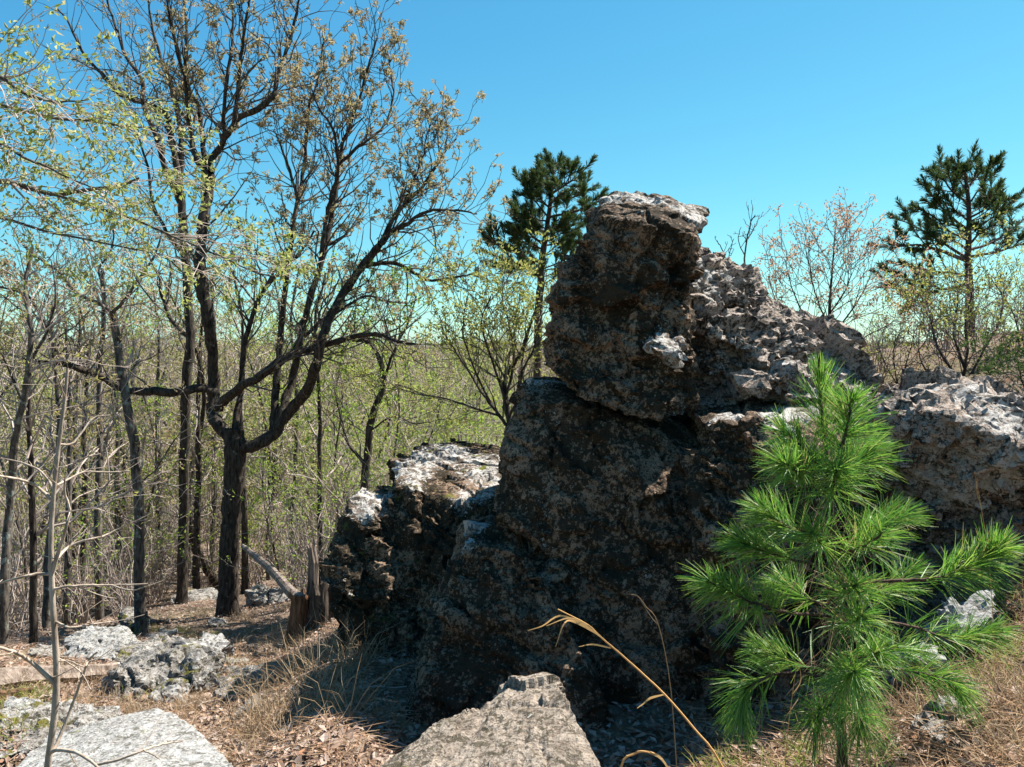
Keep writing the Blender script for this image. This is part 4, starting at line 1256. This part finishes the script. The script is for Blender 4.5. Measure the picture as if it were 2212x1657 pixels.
barrel('stem', pp, np.linspace(.065, .055, 6), 12, 'rotten_wood', lg2, np.array(lg2.location), 0, 10, .12)

# ------------------------------------------------------------------ dry stalks near the camera
rng = np.random.default_rng(91)


def stalk(label, d, main, r, blades, mat='orange_straw'):
    q = limb_pts(main, d, rng, .02, 0, .001)
    b = q[0].copy()
    b[2] = G1(b[0], b[1]) - .02
    root = thing('grass_stalk', label, 'grass stalk', b)
    m = MB()
    m.tube(np.vstack([b, q]), np.linspace(r, r * .5, len(q) + 1), 5)
    m.build('stem', mat, root, False, b)
    for tr, w in blades:
        s = limb_pts(tr, d, rng, .03, rng.uniform(-.03, .03), .0005)
        m = MB()
        n = len(s)
        wd = np.interp(np.linspace(0, 1, n), [0, .3, 1], [w * .5, w, w * .2])
        t = np.gradient(s, axis=0)
        sd = np.cross(t, (.3, -1, .4))
        sd /= np.linalg.norm(sd, axis=1)[:, None]
        v = np.concatenate([s + sd * wd[:, None] * .5, s - sd * wd[:, None] * .5])
        i = np.arange(n - 1)
        m.add(v, np.stack([i, i + 1, i + n + 1, i + n], 1))
        m.build('blade', mat, root, False, b)


stalk('dry orange grass stalk with drooping blades arching in front of the dark face', 1.6, [(1660, 1900), (1560, 1657), (1500, 1575), (1435, 1500), (1360, 1430), (1300, 1378), (1270, 1350), (1205, 1316)], .0028,
      [([(1300, 1378), (1262, 1350), (1210, 1330), (1172, 1352), (1140, 1362)], .005), ([(1290, 1370), (1245, 1345), (1220, 1345), (1200, 1398)], .005), ([(1320, 1400), (1280, 1392), (1250, 1397)], .004),
       ([(1436, 1500), (1405, 1508), (1390, 1520), (1376, 1530)], .005), ([(1270, 1350), (1230, 1335), (1180, 1352)], .004)])
stalk('bent dry grass stalk curling beside the wedge-shaped boulder', 1.5, [(1335, 1800), (1342, 1657), (1370, 1628), (1400, 1624), (1430, 1640), (1450, 1680)], .003, [([(1400, 1624), (1430, 1640), (1460, 1690)], .006)])
stalk('fine hooked straw in front of the dark outcrop face', 1.9, [(1470, 1800), (1450, 1500), (1422, 1350), (1395, 1310), (1378, 1288), (1362, 1284)], .0013, [([(1420, 1348), (1405, 1330), (1380, 1290)], .0025)], 'straw')
stalk('tall thin straw between the young pine and the dark face', 2.3, [(1690, 1760), (1700, 1600), (1712, 1500), (1720, 1440)], .0016, [([(1712, 1500), (1730, 1470), (1725, 1430)], .003)])
stalk('tall thin straw rising beside the pale boulder', 3.4, [(2150, 1400), (2135, 1200), (2120, 1100), (2105, 1020)], .0016, [([(2120, 1100), (2110, 1060), (2112, 1030)], .003)])

# ------------------------------------------------------------------ forest on the slope and beyond
protos = []
FG = 'bare spring trees on the valley slope'
for k in range(6):
    rng = np.random.default_rng(500 + k)
    h = rng.uniform(7.5, 10.5)
    n = 12
    lean = rng.normal(0, .10, 2)
    pts = np.array([(lean[0] * z + .4 * math.sin(z * (.5 + .12 * k) + k), lean[1] * z + .35 * math.sin(z * .7 + 2 * k), z) for z in np.linspace(0, h, n)])
    pts -= pts[0] * (1, 1, 0)
    rad = np.linspace([.06, .10, .045, .13, .07, .09][k], .012, n)
    root = thing('forest_tree', 'x', 'tree', (0, 0, 0), FG)
    m, tw, tips = MB(), MB(), []
    m.tube(pts, rad, 6)
    m.build('trunk', ['grey_bark', 'dark_bark'][k % 2], root, True)
    along(tw, tips, pts, rad, rng, 42, (.9, 2.3), 2, .07 if k < 4 else .25, .05, (0, 0, .15), dens=1.9, jit=.25, minr=.006)
    tag(tw.build('twigs', 'twig_bark', root), kind='stuff')
    lm = ['forest_leaf', 'forest_leaf', 'green_leaf', 'forest_leaf', 'fresh_leaf', 'forest_leaf'][k]
    tag(clusters(tips, rng, [4, 4, 5, 4, 5, 4][k], .08, (.06, .13), (.03, .07), .8, .1, .85).build('leaves', lm, root), kind='stuff')
    protos.append(root)
FL = ['pale-barked thin tree with twiggy low branches', 'dark-barked twiggy tree with tan buds', 'very thin pale tree with fresh green leaves',
      'stout dark-barked tree with tan buds', 'pale high-branched tree with yellow-green leaves', 'dark high-branched tree with olive buds']
rng = np.random.default_rng(600)
used = [False] * 6
placed = []
tries = 0
while len(placed) < 165 and tries < 20000:
    tries += 1
    d = 15 + 50 * rng.random() ** 1.25
    x = rng.uniform(-120, 1180) if len(placed) < 138 else rng.uniform(1840, 2330)
    if x > 1800:
        d += 8
    p = W(x, 700, d)
    if d < 18 and 300 < x < 720:
        continue
    if any((p[0] - a) ** 2 + (p[1] - b) ** 2 < (1.0 + d * .02) ** 2 for a, b in placed):
        continue
    placed.append((p[0], p[1]))
    k = int(rng.integers(0, 6))
    if x > 560 and rng.random() < .65:
        k = [2, 4][int(rng.integers(0, 2))]
    o = copy_tree(protos[k]) if used[k] else protos[k]
    used[k] = True
    z = G1(p[0], p[1])
    # the wood's top stays about level with the far ridge
    s = rng.uniform(.7, 1.1)
    s = min(s, (CZ + (.5 if x < 1500 else -.6) + rng.uniform(-.8, 1.2) + (2.2 * rng.random() if x < 900 else 0) - z) / 9.0)
    o.location = (p[0], p[1], z - .1)
    o.rotation_euler = (rng.normal(0, .08), rng.normal(0, .08), rng.uniform(0, 6.28))
    o.scale = (s, s, s)
    o['label'] = FL[k] + (' in the wood beyond the fallen log' if x < 300 else ' in the wood behind the big oak' if x < 620 else ' in the wood between oak and outcrop' if x < 1500 else ' beyond the pale boulder')
# undergrowth
bush = []
for k in range(3):
    rng = np.random.default_rng(540 + k)
    root = thing('undergrowth_bush', 'x', 'bush', (0, 0, 0), 'leafless bushes under the trees')
    tw, tips = MB(), []
    for s in range(14):
        a = rng.uniform(0, 6.28)
        grow(tw, tips, (rng.normal(0, .08), rng.normal(0, .08), 0), (math.cos(a) * .5, math.sin(a) * .5, 1), rng.uniform(.9, 1.9), .012, 2, rng, step=.2, jit=.2, dens=1.9, minr=.003)
    tag(tw.build('twigs', 'twig_bark', root), kind='stuff')
    tag(clusters(tips, rng, 2, .03, (.035, .07), (.018, .035), .8, .1, [.4, .7, .9][k]).build('leaves', ['forest_leaf', 'forest_leaf', 'green_leaf'][k], root), kind='stuff')
    bush.append(root)
BL = ['nearly leafless twiggy bush', 'twiggy bush with tan leaves', 'small green-leaved bush']
rng = np.random.default_rng(610)
used = [False] * 3
for i in range(170):
    d = 12.5 + 26 * rng.random() ** 1.2
    x = rng.uniform(-60, 1100) if i < 150 else rng.uniform(1880, 2300)
    if i >= 150:
        d = rng.uniform(8.5, 15)
    if 260 < x < 640 and d < 17:
        d = rng.uniform(17, 30)
    p = W(x, 700, d)
    k = int(rng.integers(0, 3))
    if d < 15 and x > 640:
        k = 2
    o = copy_tree(bush[k]) if used[k] else bush[k]
    used[k] = True
    s = rng.uniform(.6, 1.5) if i < 150 else rng.uniform(.3, .6)
    o.location = (p[0], p[1], G1(p[0], p[1]) - .03)
    o.rotation_euler = (0, 0, rng.uniform(0, 6.28))
    o.scale = (s, s, s)
    o['label'] = BL[k] + (' under the trees beyond the fallen log' if x < 300 else ' under the trees behind the big oak' if x < 620 else ' between the big oak and the outcrop' if x < 1500 else ' growing behind the pale boulder')

# far wood covering the opposite hillside, read as one mass
rng = np.random.default_rng(700)
nF = 5200
dF = 60 * (900 / 60) ** (rng.random(nF) ** .8)
xF = rng.uniform(-.78, .78, nF) * dF
zF = G(xF, dF)
hF = rng.uniform(6, 11, nF) * np.where(dF > 300, 1.2, 1) * np.where(rng.random(nF) < .08, 1.35, 1)
tr = MB()
th = np.arange(3) * 2.094
r = .10 + dF * .0004
P0 = np.stack([xF, dF, zF - .2], 1)
tops = P0 + np.stack([rng.normal(0, .3, nF), rng.normal(0, .3, nF), hF], 1)
ring = np.stack([np.cos(th), np.sin(th), 0 * th], 1)
v = np.concatenate([P0[:, None] + ring[None] * r[:, None, None], tops[:, None] + ring[None] * (r * .25)[:, None, None]], 1).reshape(-1, 3)
i = np.arange(nF)[:, None] * 6
tr.add(v, np.concatenate([i + np.array([0, 1, 4, 3]), i + np.array([1, 2, 5, 4]), i + np.array([2, 0, 3, 5])], 0))
fw = thing('far_wood', 'spring woodland covering the far side of the valley', 'woodland', (0, 60, G1(0, 60)))
fw['kind'] = 'stuff'
fo = np.array(fw.location)
o = tr.build('trunks', 'grey_bark', fw, False, fo)
tag(o, kind='stuff')
for nm, mat, per, asp, seed in (('twigs', 'twig_bark', 56, 8, 1), ('leaves', 'forest_leaf', 26, 1.6, 2), ('green_leaves', 'shrub_leaf', 14, 1.6, 3)):
    rg = np.random.default_rng(seed)
    q = MB()
    n = nF * per
    u = rg.normal(0, 1, (n, 3))
    u /= np.linalg.norm(u, axis=1)[:, None]
    u *= rg.random(n)[:, None] ** .45
    hh = np.repeat(hF, per)
    c = np.repeat(P0, per, 0)
    c = c + np.stack([u[:, 0] * hh * .3, u[:, 1] * hh * .3, hh * (.62 + .40 * u[:, 2])], 1)
    D = u + rg.normal(0, .5, (n, 3)) + (0, 0, .5)
    D /= np.linalg.norm(D, axis=1)[:, None]
    sz = np.repeat(.35 + dF * .0022, per) * rg.uniform(.6, 1.3, n)
    if nm == 'twigs':
        sz = sz * 2.0
    if nm == 'green_leaves':
        keep = np.repeat(rng.random(nF) < .28, per)
        c, D, sz = c[keep], D[keep], sz[keep]
    q.leaves(c, D, rg.normal(0, 1, (len(c), 3)), sz, sz / asp, .1)
    tag(q.build(nm, mat, fw, False, fo), kind='stuff')

# ------------------------------------------------------------------ leaf litter, grass, needles
rng = np.random.default_rng(800)


def scatter(n, x0, x1, d0, d1, p=1.6):
    d = d0 + (d1 - d0) * rng.random(n) ** p
    u = (rng.uniform(x0, x1, n) / S2 - 512) / FPX
    x = u * d
    return x, d, G(x, d)


x, y, z = scatter(52000, -60, 1000, 3.0, 24, 1.5)
n = len(x)
D = np.stack([rng.normal(0, 1, n), rng.normal(0, 1, n), rng.normal(.12, .28, n)], 1)
D /= np.linalg.norm(D, axis=1)[:, None]
q = MB()
L = .02 + .055 * rng.random(n) ** 2
q.leaves(np.stack([x, y, z + rng.uniform(.003, .035, n)], 1), D, np.stack([rng.normal(0, .35, n), rng.normal(0, .35, n), np.ones(n)], 1), L, L * rng.uniform(.4, .65, n), .14)
x, y, z = scatter(12000, 1000, 2400, 2.2, 6, 1.3)
n = len(x)
D = np.stack([rng.normal(0, 1, n), rng.normal(0, 1, n), rng.normal(.12, .28, n)], 1)
D /= np.linalg.norm(D, axis=1)[:, None]
L = rng.uniform(.03, .08, n)
q.leaves(np.stack([x, y, z + rng.uniform(.003, .03, n)], 1), D, np.stack([rng.normal(0, .35, n), rng.normal(0, .35, n), np.ones(n)], 1), L, L * rng.uniform(.35, .6, n), .14)
o = q.build('leaf_litter', 'litter')
tag(o, 'fallen brown leaves covering the forest floor', 'leaves', kind='stuff')

q = MB()
for (n, a, b, c, d, p) in ((9000, 1500, 2450, 2.1, 4.6, 1.2), (4500, 380, 860, 3.6, 9, 1.2), (2500, -40, 400, 4, 9, 1.2)):
    x, y, z = scatter(n, a, b, c, d, p)
    D = np.stack([rng.normal(0, 1, n), rng.normal(0, .6, n), rng.normal(.05, .2, n)], 1)
    D /= np.linalg.norm(D, axis=1)[:, None]
    q.needles(np.stack([x, y, z + rng.uniform(.005, .05, n)], 1), D, rng.uniform(.1, .2, n), .0028, .05, rng)
o = q.build('fallen_needles', 'fallen_needle')
tag(o, 'orange fallen pine needles strewn over the ground', 'needles', kind='stuff')


def tufts(q, spots, blades, hL, w, spread=.06, fan=.55):
    for x, y in spots:
        n = int(blades * rng.uniform(.6, 1.3))
        P = np.stack([x + rng.normal(0, spread, n), y + rng.normal(0, spread, n), np.zeros(n)], 1)
        P[:, 2] = G1(x, y)
        D = np.stack([rng.normal(0, fan, n), rng.normal(0, fan, n), np.ones(n)], 1)
        D /= np.linalg.norm(D, axis=1)[:, None]
        q.needles(P, D, rng.uniform(*hL, n), w, .35, rng)


q = MB()
sp1 = []
for (n, a, b, c, d) in ((62, 470, 820, 4.0, 6.4), (26, -30, 330, 5.2, 7.5), (45, 330, 680, 8.5, 12.5), (60, 1850, 2400, 2.3, 4.6), (14, 250, 420, 5.4, 6.0), (30, 2000, 2400, 4.2, 5.2)):
    x, y, z = scatter(n, a, b, c, d, 1)
    sp1 += list(zip(x, y))
tufts(q, sp1, 45, (.10, .30), .0028)
x, y, z = scatter(26, 480, 790, 4.2, 6.4, 1)
tufts(q, list(zip(x, y)), 14, (.35, .75), .0035, .05, .45)
o = q.build('dry_grass', 'straw')
tag(o, 'dry straw-coloured grass tufts on the slope and around the young pine', 'grass', kind='stuff')
q = MB()
sp2 = []
for (n, a, b, c, d) in ((26, 2050, 2400, 3.2, 5.0), (26, 240, 520, 6.0, 11.5), (10, 1560, 1800, 3.0, 3.8), (16, -40, 60, 4.5, 6.5)):
    x, y, z = scatter(n, a, b, c, d, 1)
    sp2 += list(zip(x, y))
tufts(q, sp2, 45, (.10, .25), .0034)
o = q.build('green_grass', 'grass_green')
tag(o, 'sparse green grass blades among the dry straw', 'grass', kind='stuff')

# fallen sticks, each a thing
rng = np.random.default_rng(820)
k = 0
for i in range(64):
    d = rng.uniform(3.9, 11)
    u = rng.uniform(-40, 760)
    p = W(u, 700, d)
    a = rng.uniform(0, 6.28)
    L = rng.uniform(.3, .9)
    pp = []
    dr = np.array((math.cos(a), math.sin(a) * .7, 0))
    for t in np.linspace(0, 1, 6):
        s = np.array((p[0], p[1], 0)) + dr * L * t + np.array((rng.normal(0, .02), rng.normal(0, .02), 0))
        s[2] = G1(s[0], s[1]) + .02 + .05 * t
        pp.append(s)
    m = MB()
    m.tube(pp, np.linspace(rng.uniform(.004, .012), .003, 6), 5)
    o = m.build('fallen_stick', ['twig_bark', 'dead_wood'][i % 2], None, False, pp[0])
    o.location = pp[0]
    tag(o, ['brown fallen stick lying in the leaf litter below the oaks', 'bleached fallen stick lying in the leaf litter below the oaks'][i % 2], 'stick', 'sticks in the leaf litter')
print('objects', len(bpy.data.objects), 'tris', sum(len(m.polygons) * 2 for m in bpy.data.meshes))
